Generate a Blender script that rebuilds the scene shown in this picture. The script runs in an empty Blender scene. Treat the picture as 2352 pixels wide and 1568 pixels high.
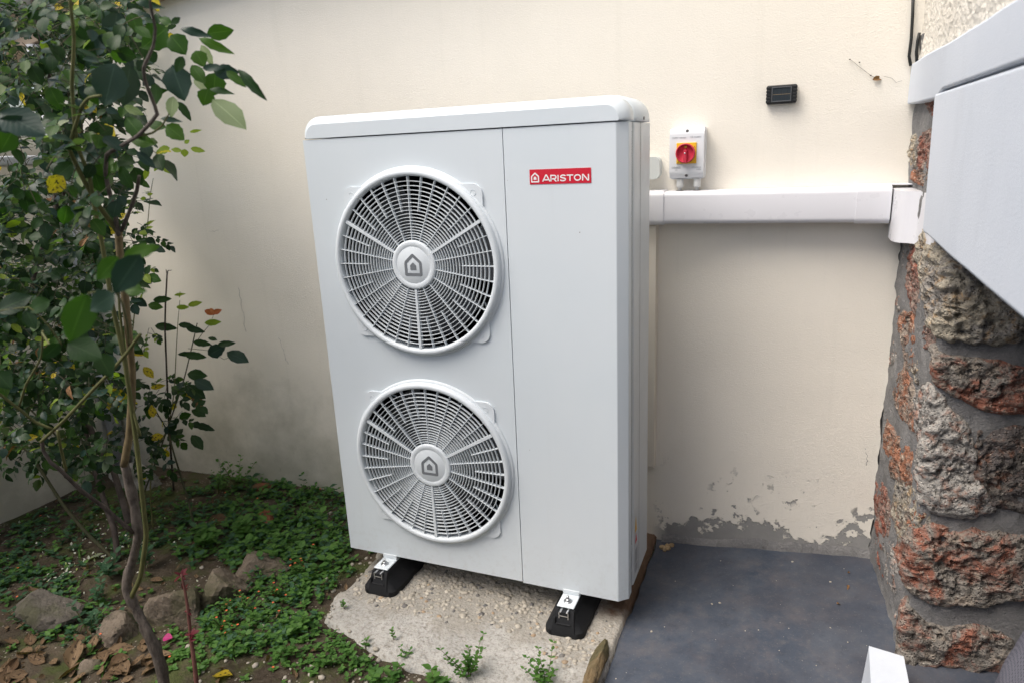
import bpy, bmesh, math, random
import numpy as np
from mathutils import Vector, Matrix, noise as mnoise
R_ = math.radians
random.seed(7)
rng = np.random.default_rng(7)
sc = bpy.context.scene
col = sc.collection

# ------------------------------------------------------------------ camera, light, exposure
F_PX, PITCH, YAW, ROLL = 1600.0, -0.2657, -0.3927, -0.0457
CAM = Vector((1.433, -1.838, 1.353))
_cy, _sy, _cp, _sp = math.cos(YAW), math.sin(YAW), math.cos(PITCH), math.sin(PITCH)
FWD = Vector((_sy * _cp, _cy * _cp, _sp))
_r0 = Vector((_cy, -_sy, 0)); _u0 = _r0.cross(FWD)
RGT = _r0 * math.cos(ROLL) + _u0 * math.sin(ROLL)
UPV = -_r0 * math.sin(ROLL) + _u0 * math.cos(ROLL)
cd = bpy.data.cameras.new('camera'); cam = bpy.data.objects.new('camera', cd); col.objects.link(cam)
m3 = Matrix((RGT, UPV, -FWD)).transposed()
cam.matrix_world = Matrix.Translation(CAM) @ m3.to_4x4()
cd.sensor_width = 36.0; cd.lens = 36.0 * F_PX / 2352.0
cd.clip_start = 0.02; cd.clip_end = 500
cd.dof.use_dof = True; cd.dof.focus_distance = 2.2; cd.dof.aperture_fstop = 3.2
sc.camera = cam

SUN_EL, SUN_AZ = R_(58), R_(222)          # azimuth measured from +Y, clockwise
w = bpy.data.worlds.new('World'); sc.world = w; w.use_nodes = True
nt = w.node_tree; nt.nodes.clear()
sky = nt.nodes.new('ShaderNodeTexSky'); sky.sky_type = 'NISHITA'; sky.sun_disc = False
sky.sun_elevation = SUN_EL; sky.sun_rotation = SUN_AZ
sky.air_density = 1.0; sky.dust_density = 4.0; sky.ozone_density = 0.6
bg = nt.nodes.new('ShaderNodeBackground'); bg.inputs[1].default_value = 0.125
wo = nt.nodes.new('ShaderNodeOutputWorld')
nt.links.new(sky.outputs[0], bg.inputs[0]); nt.links.new(bg.outputs[0], wo.inputs[0])
sd = bpy.data.lights.new('sun', 'SUN'); sun = bpy.data.objects.new('sun', sd); col.objects.link(sun)
sd.energy = 1.8; sd.angle = R_(38); sd.color = (1.0, 0.955, 0.885)
_d = Vector((math.sin(SUN_AZ) * math.cos(SUN_EL), math.cos(SUN_AZ) * math.cos(SUN_EL), math.sin(SUN_EL)))
sun.rotation_euler = _d.to_track_quat('Z', 'Y').to_euler()
sun.location = _d * 8
sc.view_settings.view_transform = 'Standard'; sc.view_settings.look = 'None'
sc.view_settings.exposure = 0.76; sc.view_settings.gamma = 1.0
sc.view_settings.use_curve_mapping = False
sc.cycles.max_bounces = 8; sc.cycles.diffuse_bounces = 5; sc.cycles.transparent_max_bounces = 8

# ------------------------------------------------------------------ measuring helpers
def ray(px, py):
    return FWD * F_PX + RGT * (px - 1176.0) - UPV * (py - 784.0)
def at(px, py, depth):
    return CAM + ray(px, py) * (depth / F_PX)
def at_z(px, py, z):
    d = ray(px, py); return CAM + d * ((z - CAM.z) / d.z)
def at_y(px, py, y):
    d = ray(px, py); return CAM + d * ((y - CAM.y) / d.y)
def at_x(px, py, x):
    d = ray(px, py); return CAM + d * ((x - CAM.x) / d.x)
def yw(x): return 0.555 + 0.026 * x      # the plastered wall's face

# ------------------------------------------------------------------ object helpers
OFF = {}
def tag(o, label=None, cat=None, group=None, kind=None):
    if label: o['label'] = label
    if cat: o['category'] = cat
    if group: o['group'] = group
    if kind: o['kind'] = kind
    return o
def empty(name, loc, label=None, cat=None, group=None):
    o = bpy.data.objects.new(name, None); col.objects.link(o)
    o.location = loc; o.empty_display_size = 0.05; OFF[o.name] = Vector(loc)
    return tag(o, label, cat, group)
def link(name, me, mats, parent=None, M=None):
    """link a mesh whose coordinates are world coordinates (or placed with world matrix M)"""
    o = bpy.data.objects.new(name, me); col.objects.link(o)
    if mats is not None and len(me.materials) == 0:
        for m in (mats if isinstance(mats, (list, tuple)) else [mats]): me.materials.append(m)
    off = Vector((0, 0, 0))
    if parent is not None:
        o.parent = parent; off = OFF.get(parent.name, Vector((0, 0, 0)))
    o.matrix_basis = Matrix.Translation(-off) @ (M if M is not None else Matrix())
    OFF[o.name] = Vector((0, 0, 0))
    return o
def smooth(me, on=True):
    me.polygons.foreach_set('use_smooth', [on] * len(me.polygons))
class MB:
    def __init__(s): s.v = []; s.f = []; s.mi = []; s.sm = []; s.m = 0
    def add(s, vs, fs, sm=False):
        n = len(s.v); s.v.extend([tuple(v) for v in vs])
        for f in fs: s.f.append(tuple(i + n for i in f)); s.mi.append(s.m); s.sm.append(sm)
    def box(s, a, b):
        x0, y0, z0 = a; x1, y1, z1 = b
        s.add([(x0,y0,z0),(x1,y0,z0),(x1,y1,z0),(x0,y1,z0),(x0,y0,z1),(x1,y0,z1),(x1,y1,z1),(x0,y1,z1)],
              [(0,3,2,1),(4,5,6,7),(0,1,5,4),(1,2,6,5),(2,3,7,6),(3,0,4,7)])
    def tube(s, pts, rad, seg=8, cap=True, rough=0.0):
        pts = [Vector(p) for p in pts]; n = len(pts)
        if not hasattr(rad, '__len__'): rad = [rad] * n
        vs = []; prev = None
        for i, p in enumerate(pts):
            t = (pts[min(i+1, n-1)] - pts[max(i-1, 0)]).normalized()
            if prev is None: a = t.orthogonal().normalized()
            else: a = (prev - t * prev.dot(t)).normalized()
            prev = a; b = t.cross(a)
            for k in range(seg):
                th = 2 * math.pi * k / seg
                rr = rad[i] * (1 + rough * mnoise.noise(p * 60 + Vector((math.cos(th), math.sin(th), 0)) * 1.3))
                vs.append(p + (a * math.cos(th) + b * math.sin(th)) * rr)
        fs = [(i*seg+k, i*seg+(k+1) % seg, (i+1)*seg+(k+1) % seg, (i+1)*seg+k) for i in range(n-1) for k in range(seg)]
        if cap: fs += [tuple(range(seg))[::-1], tuple((n-1)*seg+k for k in range(seg))]
        s.add(vs, fs, True)
    def prism(s, poly, fn, d0, d1, sm=False):
        """poly of (a,b) outline counter-clockwise; fn(a,b,d) -> point"""
        n = len(poly)
        vs = [fn(a, b, d0) for a, b in poly] + [fn(a, b, d1) for a, b in poly]
        s.add(vs, [tuple(range(n)), tuple(range(2*n-1, n-1, -1))])
        s.add(vs, [(i, i+n, (i+1) % n + n, (i+1) % n) for i in range(n)], sm)
    def lathe(s, prof, fn, seg=48, close=False, sm=True):
        """prof of (radius, height); fn(x,y,h)"""
        n = len(prof); vs = []
        for r, h in prof:
            for k in range(seg):
                t = 2*math.pi*k/seg; vs.append(fn(r*math.cos(t), r*math.sin(t), h))
        last = n if close else n-1
        s.add(vs, [(i*seg+k, i*seg+(k+1) % seg, ((i+1) % n)*seg+(k+1) % seg, ((i+1) % n)*seg+k) for i in range(last) for k in range(seg)], sm)
    def mesh(s, name):
        me = bpy.data.meshes.new(name); me.from_pydata(s.v, [], s.f); 
        me.polygons.foreach_set('material_index', s.mi); me.polygons.foreach_set('use_smooth', s.sm)
        bm = bmesh.new(); bm.from_mesh(me); bmesh.ops.recalc_face_normals(bm, faces=bm.faces); bm.to_mesh(me); bm.free()
        me.update(); return me
    def build(s, name, mats, parent=None, bevel=0, seg=2, ang=35):
        o = link(name, s.mesh(name), mats, parent)
        if bevel:
            b = o.modifiers.new('bevel', 'BEVEL'); b.width = bevel; b.segments = seg; b.limit_method = 'ANGLE'; b.angle_limit = R_(ang)
            b.harden_normals = False
            smooth(o.data)
            o.modifiers.new('wn', 'WEIGHTED_NORMAL')
        return o
def grid_mesh(name, xs, ys, fn):
    nx, ny = len(xs), len(ys)
    v = [fn(x, y) for y in ys for x in xs]
    f = [(j*nx+i, j*nx+i+1, (j+1)*nx+i+1, (j+1)*nx+i) for j in range(ny-1) for i in range(nx-1)]
    me = bpy.data.meshes.new(name); me.from_pydata(v, [], f); smooth(me); me.update(); return me
def raw_mesh(name, V, Fq):
    me = bpy.data.meshes.new(name); me.from_pydata([tuple(v) for v in V], [], [tuple(f) for f in Fq]); smooth(me); me.update(); return me
def fbm(x, y, z=0.0, oct=4):
    return mnoise.fractal(Vector((x, y, z)), 1.0, 2.0, oct)

# ------------------------------------------------------------------ materials
class NB:
    def __init__(s, name):
        s.m = bpy.data.materials.new(name); s.m.use_nodes = True; s.t = s.m.node_tree
        s.b = s.t.nodes['Principled BSDF']; s.out = s.t.nodes['Material Output']
        s.co = s.t.nodes.new('ShaderNodeTexCoord'); s.geo = s.t.nodes.new('ShaderNodeNewGeometry')
    def n(s, ty, **kw):
        n = s.t.nodes.new(ty)
        for k, v in kw.items(): setattr(n, k, v)
        return n
    def l(s, a, b): s.t.links.new(a, b)
    def put(s, sock, v):
        if isinstance(v, bpy.types.NodeSocket): s.l(v, sock)
        else:
            if hasattr(v, '__len__') and len(v) == 3 and len(sock.default_value) == 4: v = (*v, 1)
            sock.default_value = v
    @property
    def pos(s): return s.geo.outputs['Position']
    def noise(s, scale, detail=4, rough=0.55, vec=None, dist=0.0, stretch=None):
        n = s.n('ShaderNodeTexNoise'); n.inputs['Scale'].default_value = scale; n.inputs['Detail'].default_value = detail
        n.inputs['Roughness'].default_value = rough; n.inputs['Distortion'].default_value = dist
        v = vec if vec is not None else s.pos
        if stretch:
            mp = s.n('ShaderNodeMapping'); mp.inputs['Scale'].default_value = stretch; s.l(v, mp.inputs['Vector']); v = mp.outputs[0]
        s.l(v, n.inputs['Vector']); return n.outputs['Fac']
    def voro(s, scale, vec=None, feature='F1', out='Distance', rand=1.0):
        n = s.n('ShaderNodeTexVoronoi', feature=feature); n.inputs['Scale'].default_value = scale; n.inputs['Randomness'].default_value = rand
        s.l(vec if vec is not None else s.pos, n.inputs['Vector']); return n.outputs[out]
    def ramp(s, fac, stops, interp='LINEAR'):
        r = s.n('ShaderNodeValToRGB'); r.color_ramp.interpolation = interp; e = r.color_ramp.elements
        while len(e) < len(stops): e.new(0.5)
        for el, (p, c) in zip(e, stops):
            el.position = p; el.color = (c, c, c, 1) if not hasattr(c, '__len__') else (*c, 1)
        s.l(fac, r.inputs[0]); return r.outputs[0]
    def mix(s, fac, a, b, mode='MIX'):
        n = s.n('ShaderNodeMix', data_type='RGBA', blend_type=mode)
        s.put(n.inputs[0], fac); s.put(n.inputs[6], a); s.put(n.inputs[7], b); return n.outputs[2]
    def math(s, op, a, b=0.0, c=None, clamp=False):
        n = s.n('ShaderNodeMath', operation=op, use_clamp=clamp); s.put(n.inputs[0], a); s.put(n.inputs[1], b)
        if c is not None: s.put(n.inputs[2], c)
        return n.outputs[0]
    def rng(s, v, a, b, c=0.0, d=1.0):
        n = s.n('ShaderNodeMapRange'); s.put(n.inputs[0], v)
        for i, x in enumerate((a, b, c, d)): n.inputs[i+1].default_value = x
        return n.outputs[0]
    def xyz(s):
        n = s.n('ShaderNodeSeparateXYZ'); s.l(s.pos, n.inputs[0]); return n.outputs
    def bump(s, h, dist=0.002, strength=1.0, prev=None):
        n = s.n('ShaderNodeBump'); n.inputs['Distance'].default_value = dist; n.inputs['Strength'].default_value = strength
        s.put(n.inputs['Height'], h)
        if prev is not None: s.l(prev, n.inputs['Normal'])
        s.l(n.outputs[0], s.b.inputs['Normal']); return n.outputs[0]
    def fin(s, color=None, rough=0.6, spec=0.5, metal=0.0):
        if color is not None: s.put(s.b.inputs['Base Color'], color)
        s.put(s.b.inputs['Roughness'], rough); s.put(s.b.inputs['Specular IOR Level'], spec); s.put(s.b.inputs['Metallic'], metal)
        return s.m

def paint(name, c, rough=0.4, spec=0.5, grime=0.04, peel=0.00004, metal=0.0):
    k = NB(name); n = k.noise(9, 5); cc = k.mix(k.rng(n, .35, .8, 0, grime*3), c, tuple(x*.75 for x in c))
    r = k.rng(k.noise(25, 3), .3, .7, rough-.05, rough+.08)
    if peel: k.bump(k.noise(700, 2), peel*4, 0.6)
    return k.fin(cc, r, spec, metal)
MT = {}
def m_unit():
    k = NB('coated_metal_white'); n = k.noise(2.2, 4); st = k.noise(6, 4, .6, stretch=(4, 4, .3)); x, y, z = k.xyz()
    c = k.mix(k.rng(n, .35, .7), (.605, .665, .705), (.635, .685, .72)); c = k.mix(k.rng(st, .60, .85, 0, .10), c, (.45, .46, .45))
    low = k.math('MULTIPLY', k.rng(z, .22, .0), k.rng(k.noise(40, 5, .7), .50, .75)); c = k.mix(k.math('MULTIPLY', low, .25), c, (.33, .31, .27))
    v = k.voro(13); c = k.mix(k.ramp(v, [(.018, .8), (.026, 0.0)]), c, (.16, .14, .12))
    k.bump(k.noise(700, 2), .00012, .5); return k.fin(c, k.rng(n, .3, .7, .34, .42), .4)
MT['unit'] = m_unit()
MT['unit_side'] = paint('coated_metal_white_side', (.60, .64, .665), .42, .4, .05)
MT['grille'] = paint('grille_plastic', (.64, .69, .725), .45, .4, .03, 0)
MT['pvc'] = paint('white_pvc', (.70, .705, .74), .30, .5, .008, 0)
MT['pvc_cream'] = paint('cream_pvc', (.74, .69, .60), .45, .4, .05, 0)
MT['pvc_grey'] = paint('pale_grey_pvc', (.55, .58, .57), .4, .5, .05, 0)
MT['box'] = paint('switch_box_plastic', (.68, .70, .73), .35, .5, .03, 0)
MT['gland'] = paint('gland_plastic', (.60, .61, .60), .4, .5, .05, 0)
MT['dark'] = paint('dark_inside', (.012, .013, .016), .6, .3, .05, 0)
MT['blade'] = paint('fan_blade_plastic', (.10, .105, .11), .35, .5, .05, 0)
MT['coil'] = paint('coil_fins', (.06, .065, .07), .4, .5, .1, 0)
MT['logo'] = paint('logo_grey', (.16, .175, .19), .5, .4, .02, 0)
MT['print'] = paint('grey_print', (.38, .40, .42), .5, .4, .02, 0)
MT['red_label'] = paint('red_label', (.56, .012, .032), .35, .5, .03, 0)
MT['white_ink'] = paint('white_ink', (.78, .78, .78), .45, .4, .02, 0)
MT['red_knob'] = paint('red_knob', (.50, .025, .055), .45, .5, .05, 0)
MT['yellow'] = paint('yellow_plate', (.78, .46, .02), .45, .5, .03, 0)
MT['steel'] = paint('zinc_steel', (.62, .63, .64), .3, .5, .2, 0, 1.0)
MT['screw'] = paint('dull_screw', (.22, .22, .22), .4, .5, .2, 0, .8)
MT['alu'] = paint('aluminium', (.75, .75, .76), .35, .5, .1, 0, 1.0)
MT['black_plastic'] = paint('black_plastic', (.012, .013, .014), .45, .4, .2, .0001)
MT['frame_grey'] = paint('grey_frame', (.07, .075, .08), .35, .5, .05, 0)
MT['panel_glass'] = paint('solar_cell', (.028, .036, .042), .15, .6, .05, 0)
MT['seam'] = paint('seam_shadow_gasket', (.13, .135, .14), .7, .2, .05, 0)
MT['cable'] = paint('black_cable', (.012, .014, .013), .5, .4, .2, 0)
MT['tan'] = paint('tan_fascia', (.56, .43, .31), .7, .3, .2)
MT['gutter'] = paint('pale_gutter', (.55, .57, .60), .4, .5, .2, 0)
MT['tile'] = paint('roof_tile', (.30, .13, .08), .8, .2, .4)

def m_rubber():
    k = NB('recycled_rubber'); n = k.noise(320, 2); v = k.voro(420)
    c = k.mix(k.ramp(v, [(0.0, 1.0), (.22, 0.0)]), (.011, .012, .014), (.03, .031, .033))
    k.bump(k.mix(.5, n, v), .0012, .8); return k.fin(c, .75, .3)
MT['rubber'] = m_rubber()

def m_wall():
    k = NB('cream_render'); x, y, z = k.xyz()
    big = k.noise(1.6, 5, .6); mid = k.noise(7, 5, .6); fine = k.noise(230, 3, .6)
    c = k.mix(k.rng(big, .3, .7), (.81, .772, .69), (.79, .75, .665))
    c = k.mix(k.rng(mid, .45, .8, 0, .25), c, (.72, .69, .61))
    # vertical rain streaks
    st = k.noise(5, 4, .6, stretch=(5, 5, .25)); c = k.mix(k.rng(st, .58, .85, 0, .2), c, (.60, .58, .50))
    # damp, algae-tinted stain rising from the soil on the garden side
    edge = k.math('ADD', z, k.rng(k.noise(4.5, 6, .65), .25, .75, -.28, .28))
    damp = k.rng(edge, .36, -.12, 0, .7); leftm = k.rng(x, 1.0, .3)
    damp = k.math('MULTIPLY', damp, leftm)
    dampc = k.mix(k.noise(14, 5, .7), (.30, .29, .21), (.42, .41, .33))
    c = k.mix(damp, c, dampc)
    spots = k.ramp(k.noise(38, 4, .7), [(.62, 0.0), (.72, 1.0)]); c = k.mix(k.math('MULTIPLY', spots, k.math('MULTIPLY', damp, .5)), c, (.16, .16, .13))
    # coat flaked off above the floor on the right: grey undercoat shows
    rightm = k.rng(x, .98, 1.04)
    n1 = k.noise(11, 7, .62); n2 = k.noise(30, 6, .62)
    lvl = k.math('ADD', k.math('ADD', z, k.rng(n1, .3, .7, -.055, .055)), k.rng(n2, .3, .7, -.050, .050))
    low = k.ramp(k.rng(k.math('SUBTRACT', lvl, k.rng(x, 1.2, 1.75, 0, .022)), -.008, -.030), [(.2, 0.0), (.8, 1.0)])
    sp = k.math('MULTIPLY', k.ramp(k.noise(21, 6, .6), [(.585, 0.0), (.605, 1.0)]), k.rng(z, .24, .10))
    sp = k.math('MULTIPLY', sp, k.ramp(k.noise(5, 2), [(.46, 0.0), (.52, 1.0)]))
    fl = k.math('MULTIPLY', k.math('MAXIMUM', low, sp), rightm)
    fc = k.mix(k.noise(26, 6, .7), (.185, .188, .19), (.29, .288, .28))
    c = k.mix(k.math('MULTIPLY', fl, .9), c, fc)
    worm = k.noise(120, 4, .7, dist=1.2, stretch=(1, 1, 1.5))
    h = k.math('ADD', k.math('MULTIPLY', worm, .7), k.math('MULTIPLY', fine, .5))
    h = k.math('SUBTRACT', h, k.math('MULTIPLY', fl, 1.3))
    k.bump(h, .0028, .75); return k.fin(c, .88, .25)
MT['wall'] = m_wall()
def m_render2(name, c0, c1, sc1, dist):
    k = NB(name); n = k.noise(3, 5); v = k.voro(sc1); f = k.noise(sc1*1.6, 4, .65)
    c = k.mix(k.rng(n, .3, .7), c0, c1); c = k.mix(k.rng(k.noise(5, 6, .65, stretch=(1, 1, .35)), .52, .8, 0, .30), c, tuple(q*.62 for q in c0)); c = k.mix(k.ramp(k.noise(60, 4, .7), [(.68, 0.0), (.74, .35)]), c, tuple(q*.5 for q in c0)); k.bump(k.math('ADD', k.math('MULTIPLY', v, .9), f), dist, .9); return k.fin(c, .85, .25)
MT['roughcast'] = m_render2('roughcast_cream', (.72, .68, .60), (.78, .745, .67), 75, .005)
MT['white_render'] = m_render2('white_render', (.585, .63, .695), (.62, .66, .72), 260, .0004)
MT['garden_wall'] = m_render2('garden_wall_render', (.50, .52, .55), (.58, .60, .62), 150, .003)
def m_mortar():
    k = NB('grey_mortar'); n = k.noise(8, 6, .6); f = k.noise(160, 4, .7)
    c = k.mix(k.rng(n, .3, .7), (.20, .20, .205), (.29, .285, .28)); c = k.mix(k.rng(f, .5, .75, 0, .7), c, (.37, .36, .34)); g_ = k.noise(28, 7, .75, dist=.5); c = k.mix(k.ramp(g_, [(.56, 0.0), (.68, .6)]), c, (.13, .125, .12))
    k.bump(k.math('ADD', k.math('MULTIPLY', g_, 1.6), k.math('MULTIPLY', f, .6)), .009, 1.0); return k.fin(c, .9, .2)
MT['mortar'] = m_mortar()
def m_stone(name, a, b, c3, t0=.46):
    k = NB(name); ob = k.n('ShaderNodeObjectInfo')
    ad = k.n('ShaderNodeVectorMath', operation='ADD'); k.l(k.pos, ad.inputs[0])
    sc_ = k.n('ShaderNodeVectorMath', operation='SCALE'); k.l(ob.outputs['Random'], sc_.inputs['Scale']); sc_.inputs[0].default_value = (7, 5, 3)
    k.l(sc_.outputs[0], ad.inputs[1]); v = ad.outputs[0]
    n1 = k.noise(8, 7, .68, v, .8); n2 = k.noise(28, 6, .7, v, .4); pit = k.voro(55, v); pf = k.noise(70, 5, .7, v)
    c = k.mix(k.ramp(n1, [(t0, 0.0), (t0+.10, 1.0)]), a, b); c = k.mix(k.ramp(n2, [(.52, 0.0), (.66, 1.0)]), c, c3)
    c = k.mix(k.ramp(pf, [(.30, .75), (.46, 0.0)]), c, (.055, .045, .04))
    c = k.mix(k.ramp(pf, [(.60, 0.0), (.75, .5)]), c, (.55, .50, .43))
    pit2 = k.voro(130, v); pore = k.math('MULTIPLY', k.ramp(pit2, [(.12, 0.0), (.42, 1.0)]), k.ramp(pit, [(.10, 0.0), (.45, 1.0)]))
    c = k.mix(k.math('MULTIPLY', k.math('SUBTRACT', 1.0, pore), k.ramp(n1, [(.42, 0.0), (.56, .75)])), c, (.075, .06, .05))
    sp_ = k.noise(170, 3, .6, v); c = k.mix(k.ramp(sp_, [(.62, 0.0), (.70, .8)]), c, (.62, .58, .50))
    h = k.math('ADD', k.math('MULTIPLY', pore, .7), k.math('MULTIPLY', pf, 1.4))
    h = k.math('ADD', h, k.math('MULTIPLY', n2, .9))
    k.bump(h, .012, .75); return k.fin(c, .92, .2)
MT['stone_red'] = m_stone('red_stone', (.31, .12, .085), (.27, .19, .16), (.44, .36, .30))
MT['stone_orange'] = m_stone('orange_stone', (.36, .165, .10), (.29, .24, .205), (.48, .40, .32))
MT['stone_grey'] = m_stone('grey_stone', (.42, .40, .37), (.30, .285, .27), (.42, .23, .17))
MT['stone_mixed'] = m_stone('mixed_stone', (.30, .125, .085), (.25, .23, .205), (.38, .32, .26), .42)
MT['stone_pale'] = m_stone('pale_stone', (.48, .43, .34), (.31, .29, .265), (.44, .30, .17))
MT['stone_dark'] = m_stone('dark_stone', (.13, .115, .11), (.19, .17, .15), (.24, .12, .08))
def m_soil():
    k = NB('damp_soil'); x, y, z = k.xyz()
    n1 = k.noise(4, 6, .6); n2 = k.noise(40, 6, .7); v = k.voro(85); vc = k.voro(85, out='Color')
    c = k.mix(k.rng(n1, .35, .65), (.040, .030, .021), (.085, .068, .048)); c = k.mix(k.rng(n2, .45, .7, 0, .7), c, (.11, .092, .07))
    gr = k.math('MULTIPLY', k.ramp(v, [(.26, 1.0), (.34, 0.0)]), k.ramp(k.noise(7, 3), [(.48, 0.0), (.56, 1.0)]))
    sel = k.n('ShaderNodeSeparateColor'); k.l(vc, sel.inputs[0])
    gr = k.math('MULTIPLY', gr, k.ramp(sel.outputs[0], [(.60, 0.0), (.62, 1.0)]))
    c = k.mix(gr, c, (.30, .27, .22))
    moss = k.ramp(k.noise(5.5, 5, .65), [(.50, 0.0), (.62, .75)]); c = k.mix(moss, c, (.055, .075, .020))
    k.bump(k.math('ADD', n2, k.math('MULTIPLY', gr, .6)), .012, 1.0); return k.fin(c, .95, .15)
MT['soil'] = m_soil()
def m_pad():
    k = NB('rough_concrete'); x, y, z = k.xyz()
    n1 = k.noise(6, 6, .6); n2 = k.noise(70, 6, .72); v = k.voro(110)
    c = k.mix(k.rng(n1, .3, .7), (.34, .33, .305), (.48, .465, .435)); c = k.mix(k.ramp(n2, [(.36, .8), (.50, 0.0)]), c, (.22, .20, .17))
    c = k.mix(k.rng(n2, .55, .8, 0, .6), c, (.60, .585, .555))
    yy = k.math('ADD', y, k.rng(k.noise(9, 5), .3, .7, -.09, .09))
    agg = k.rng(yy, -.20, -.10); c = k.mix(k.math('MULTIPLY', agg, .6), c, (.30, .275, .23))
    xx = k.math('ADD', x, k.rng(k.noise(14, 5), .3, .7, -.03, .03))
    dirt = k.math('MULTIPLY', k.rng(xx, .89, .95), k.rng(yy, .02, .12)); c = k.mix(dirt, c, k.mix(k.noise(30, 5, .7), (.10, .062, .04), (.20, .135, .095)))
    k.bump(k.math('ADD', n2, k.math('MULTIPLY', v, .4)), .006, 1.0); return k.fin(c, .93, .2)
MT['pad'] = m_pad()
def m_floor():
    k = NB('painted_floor'); n1 = k.noise(3.2, 6, .62, dist=.8); n2 = k.noise(9, 7, .7); n3 = k.noise(120, 4, .7); n4 = k.noise(2.1, 4, .6)
    c = k.mix(k.rng(n1, .35, .65), (.036, .050, .076), (.072, .084, .108)); c = k.mix(k.rng(n2, .48, .70, 0, .7), c, (.100, .094, .102)); n5 = k.noise(22, 6, .75); c = k.mix(k.ramp(n5, [(.52, 0.0), (.66, .35)]), c, (.135, .130, .130)); c = k.mix(k.ramp(n5, [(.34, .4), (.46, 0.0)]), c, (.028, .034, .048))
    c = k.mix(k.rng(n4, .48, .66, 0, .7), c, (.040, .043, .058)); c = k.mix(k.ramp(n3, [(.58, 0.0), (.72, .5)]), c, (.15, .145, .14))
    v = k.voro(60); c = k.mix(k.ramp(v, [(.045, .6), (.08, 0.0)]), c, (.26, .24, .20))
    k.bump(k.math('ADD', n3, n2), .0012, .7); return k.fin(c, k.rng(n2, .3, .7, .48, .75), .4)
MT['floor'] = m_floor()
def m_rock(name, a, b):
    k = NB(name); n1 = k.noise(9, 6, .65); n2 = k.noise(65, 6, .75); c = k.mix(k.rng(n1, .35, .65), a, b)
    c = k.mix(k.ramp(n2, [(.32, .8), (.46, 0.0)]), c, (.05, .045, .04)); c = k.mix(k.rng(n2, .58, .75, 0, .5), c, (.42, .39, .35))
    moss = k.ramp(k.noise(7, 5), [(.52, 0.0), (.62, .6)]); c = k.mix(moss, c, (.07, .075, .035))
    k.bump(k.math('ADD', n1, n2), .010, 1.0); return k.fin(c, .93, .2)
MT['rock'] = m_rock('garden_rock', (.13, .105, .08), (.22, .18, .14))
MT['rock_dark'] = m_rock('garden_rock_dark', (.085, .075, .065), (.15, .135, .115))
MT['rock_pale'] = m_rock('pale_rock', (.34, .33, .31), (.45, .43, .40))
MT['brick'] = m_rock('broken_brick', (.30, .105, .06), (.22, .085, .05))
MT['slab_wood'] = m_rock('wedge_stone', (.19, .135, .07), (.25, .19, .11))
def m_leaf(name, c0, c1, spot=None, rough=.42, trans=.35, back=None, vein=.06):
    k = NB(name); ob = k.n('ShaderNodeObjectInfo'); sp = k.n('ShaderNodeSeparateXYZ'); k.l(k.co.outputs['UV'], sp.inputs[0])
    ax = k.math('ABSOLUTE', k.math('SUBTRACT', sp.outputs[0], .5))
    attr = k.n('ShaderNodeAttribute'); attr.attribute_name = 'tint'
    rnd = k.math('FRACT', k.math('ADD', ob.outputs['Random'], attr.outputs['Fac']))
    c = k.mix(rnd, c0, c1)
    # side veins running forward from the midrib
    wv = k.math('SINE', k.math('MULTIPLY', k.math('SUBTRACT', sp.outputs[1], k.math('MULTIPLY', ax, .55)), 52.0))
    c = k.mix(k.math('MULTIPLY', k.rng(ax, .030, .008), .4), c, tuple(min(1, x*1.8+.015) for x in c1))
    if spot is not None:
        n = k.noise(4, 4, .65, k.co.outputs['UV']); c = k.mix(k.ramp(n, [(.53, 0.0), (.58, 1.0)]), c, spot)
    if back is not None:
        c = k.mix(k.geo.outputs['Backfacing'], c, back)
    k.bump(k.math('ADD', wv, k.math('MULTIPLY', k.rng(ax, .05, .0), -1.5)), .0012, vein)
    k.fin(c, rough+.04, .22)
    tr = k.n('ShaderNodeBsdfTranslucent'); k.put(tr.inputs['Color'], k.mix(1.0, c, (1.7, 2.3, .6, 1)[:3], 'MULTIPLY'))
    ms = k.n('ShaderNodeMixShader'); ms.inputs[0].default_value = trans
    k.l(k.b.outputs[0], ms.inputs[1]); k.l(tr.outputs[0], ms.inputs[2]); k.l(ms.outputs[0], k.out.inputs['Surface']); return k.m
MT['leaf'] = m_leaf('rose_leaf', (.009, .026, .010), (.022, .052, .014), None, .42, .25, (.075, .105, .06))
MT['leaf_blue'] = m_leaf('rose_leaf_glossy', (.014, .034, .026), (.025, .048, .033), None, .33, .15, (.08, .11, .07))
MT['leaf_mid'] = m_leaf('rose_leaf_mid', (.026, .066, .012), (.048, .098, .017), None, .42, .35, (.09, .13, .06))
MT['leaf_young'] = m_leaf('rose_leaf_young', (.16, .22, .035), (.20, .24, .04), None, .45, .4)
MT['leaf_pale'] = m_leaf('rose_leaf_underside', (.20, .24, .15), (.25, .28, .19), None, .6, .3)
MT['leaf_yellow'] = m_leaf('rose_leaf_yellow', (.42, .31, .025), (.50, .36, .03), (.055, .05, .02), .5, .35)
MT['leaf_red'] = m_leaf('rose_leaf_red', (.30, .075, .04), (.36, .12, .05), None, .5, .3)
MT['shoot_red'] = m_leaf('shoot_leaf_red', (.085, .012, .020), (.13, .02, .03), None, .5, .3)
MT['leaf_brown'] = m_leaf('leaf_withered', (.19, .10, .045), (.25, .14, .07), (.09, .05, .03), .7, .15)
MT['dead'] = m_leaf('dead_leaf', (.085, .050, .026), (.19, .13, .075), (.055, .036, .022), .75, .1)
MT['weed'] = m_leaf('weed_leaf', (.050, .125, .028), (.085, .175, .038), None, .5, .3)
MT['weed_dark'] = m_leaf('weed_leaf_dark', (.035, .085, .045), (.050, .11, .055), None, .5, .25)
MT['petal'] = m_leaf('white_petal', (.62, .60, .56), (.70, .69, .66), None, .6, .3)
MT['flower'] = m_leaf('pimpernel_flower', (.75, .14, .06), (.80, .20, .09), None, .6, .3)
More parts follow.
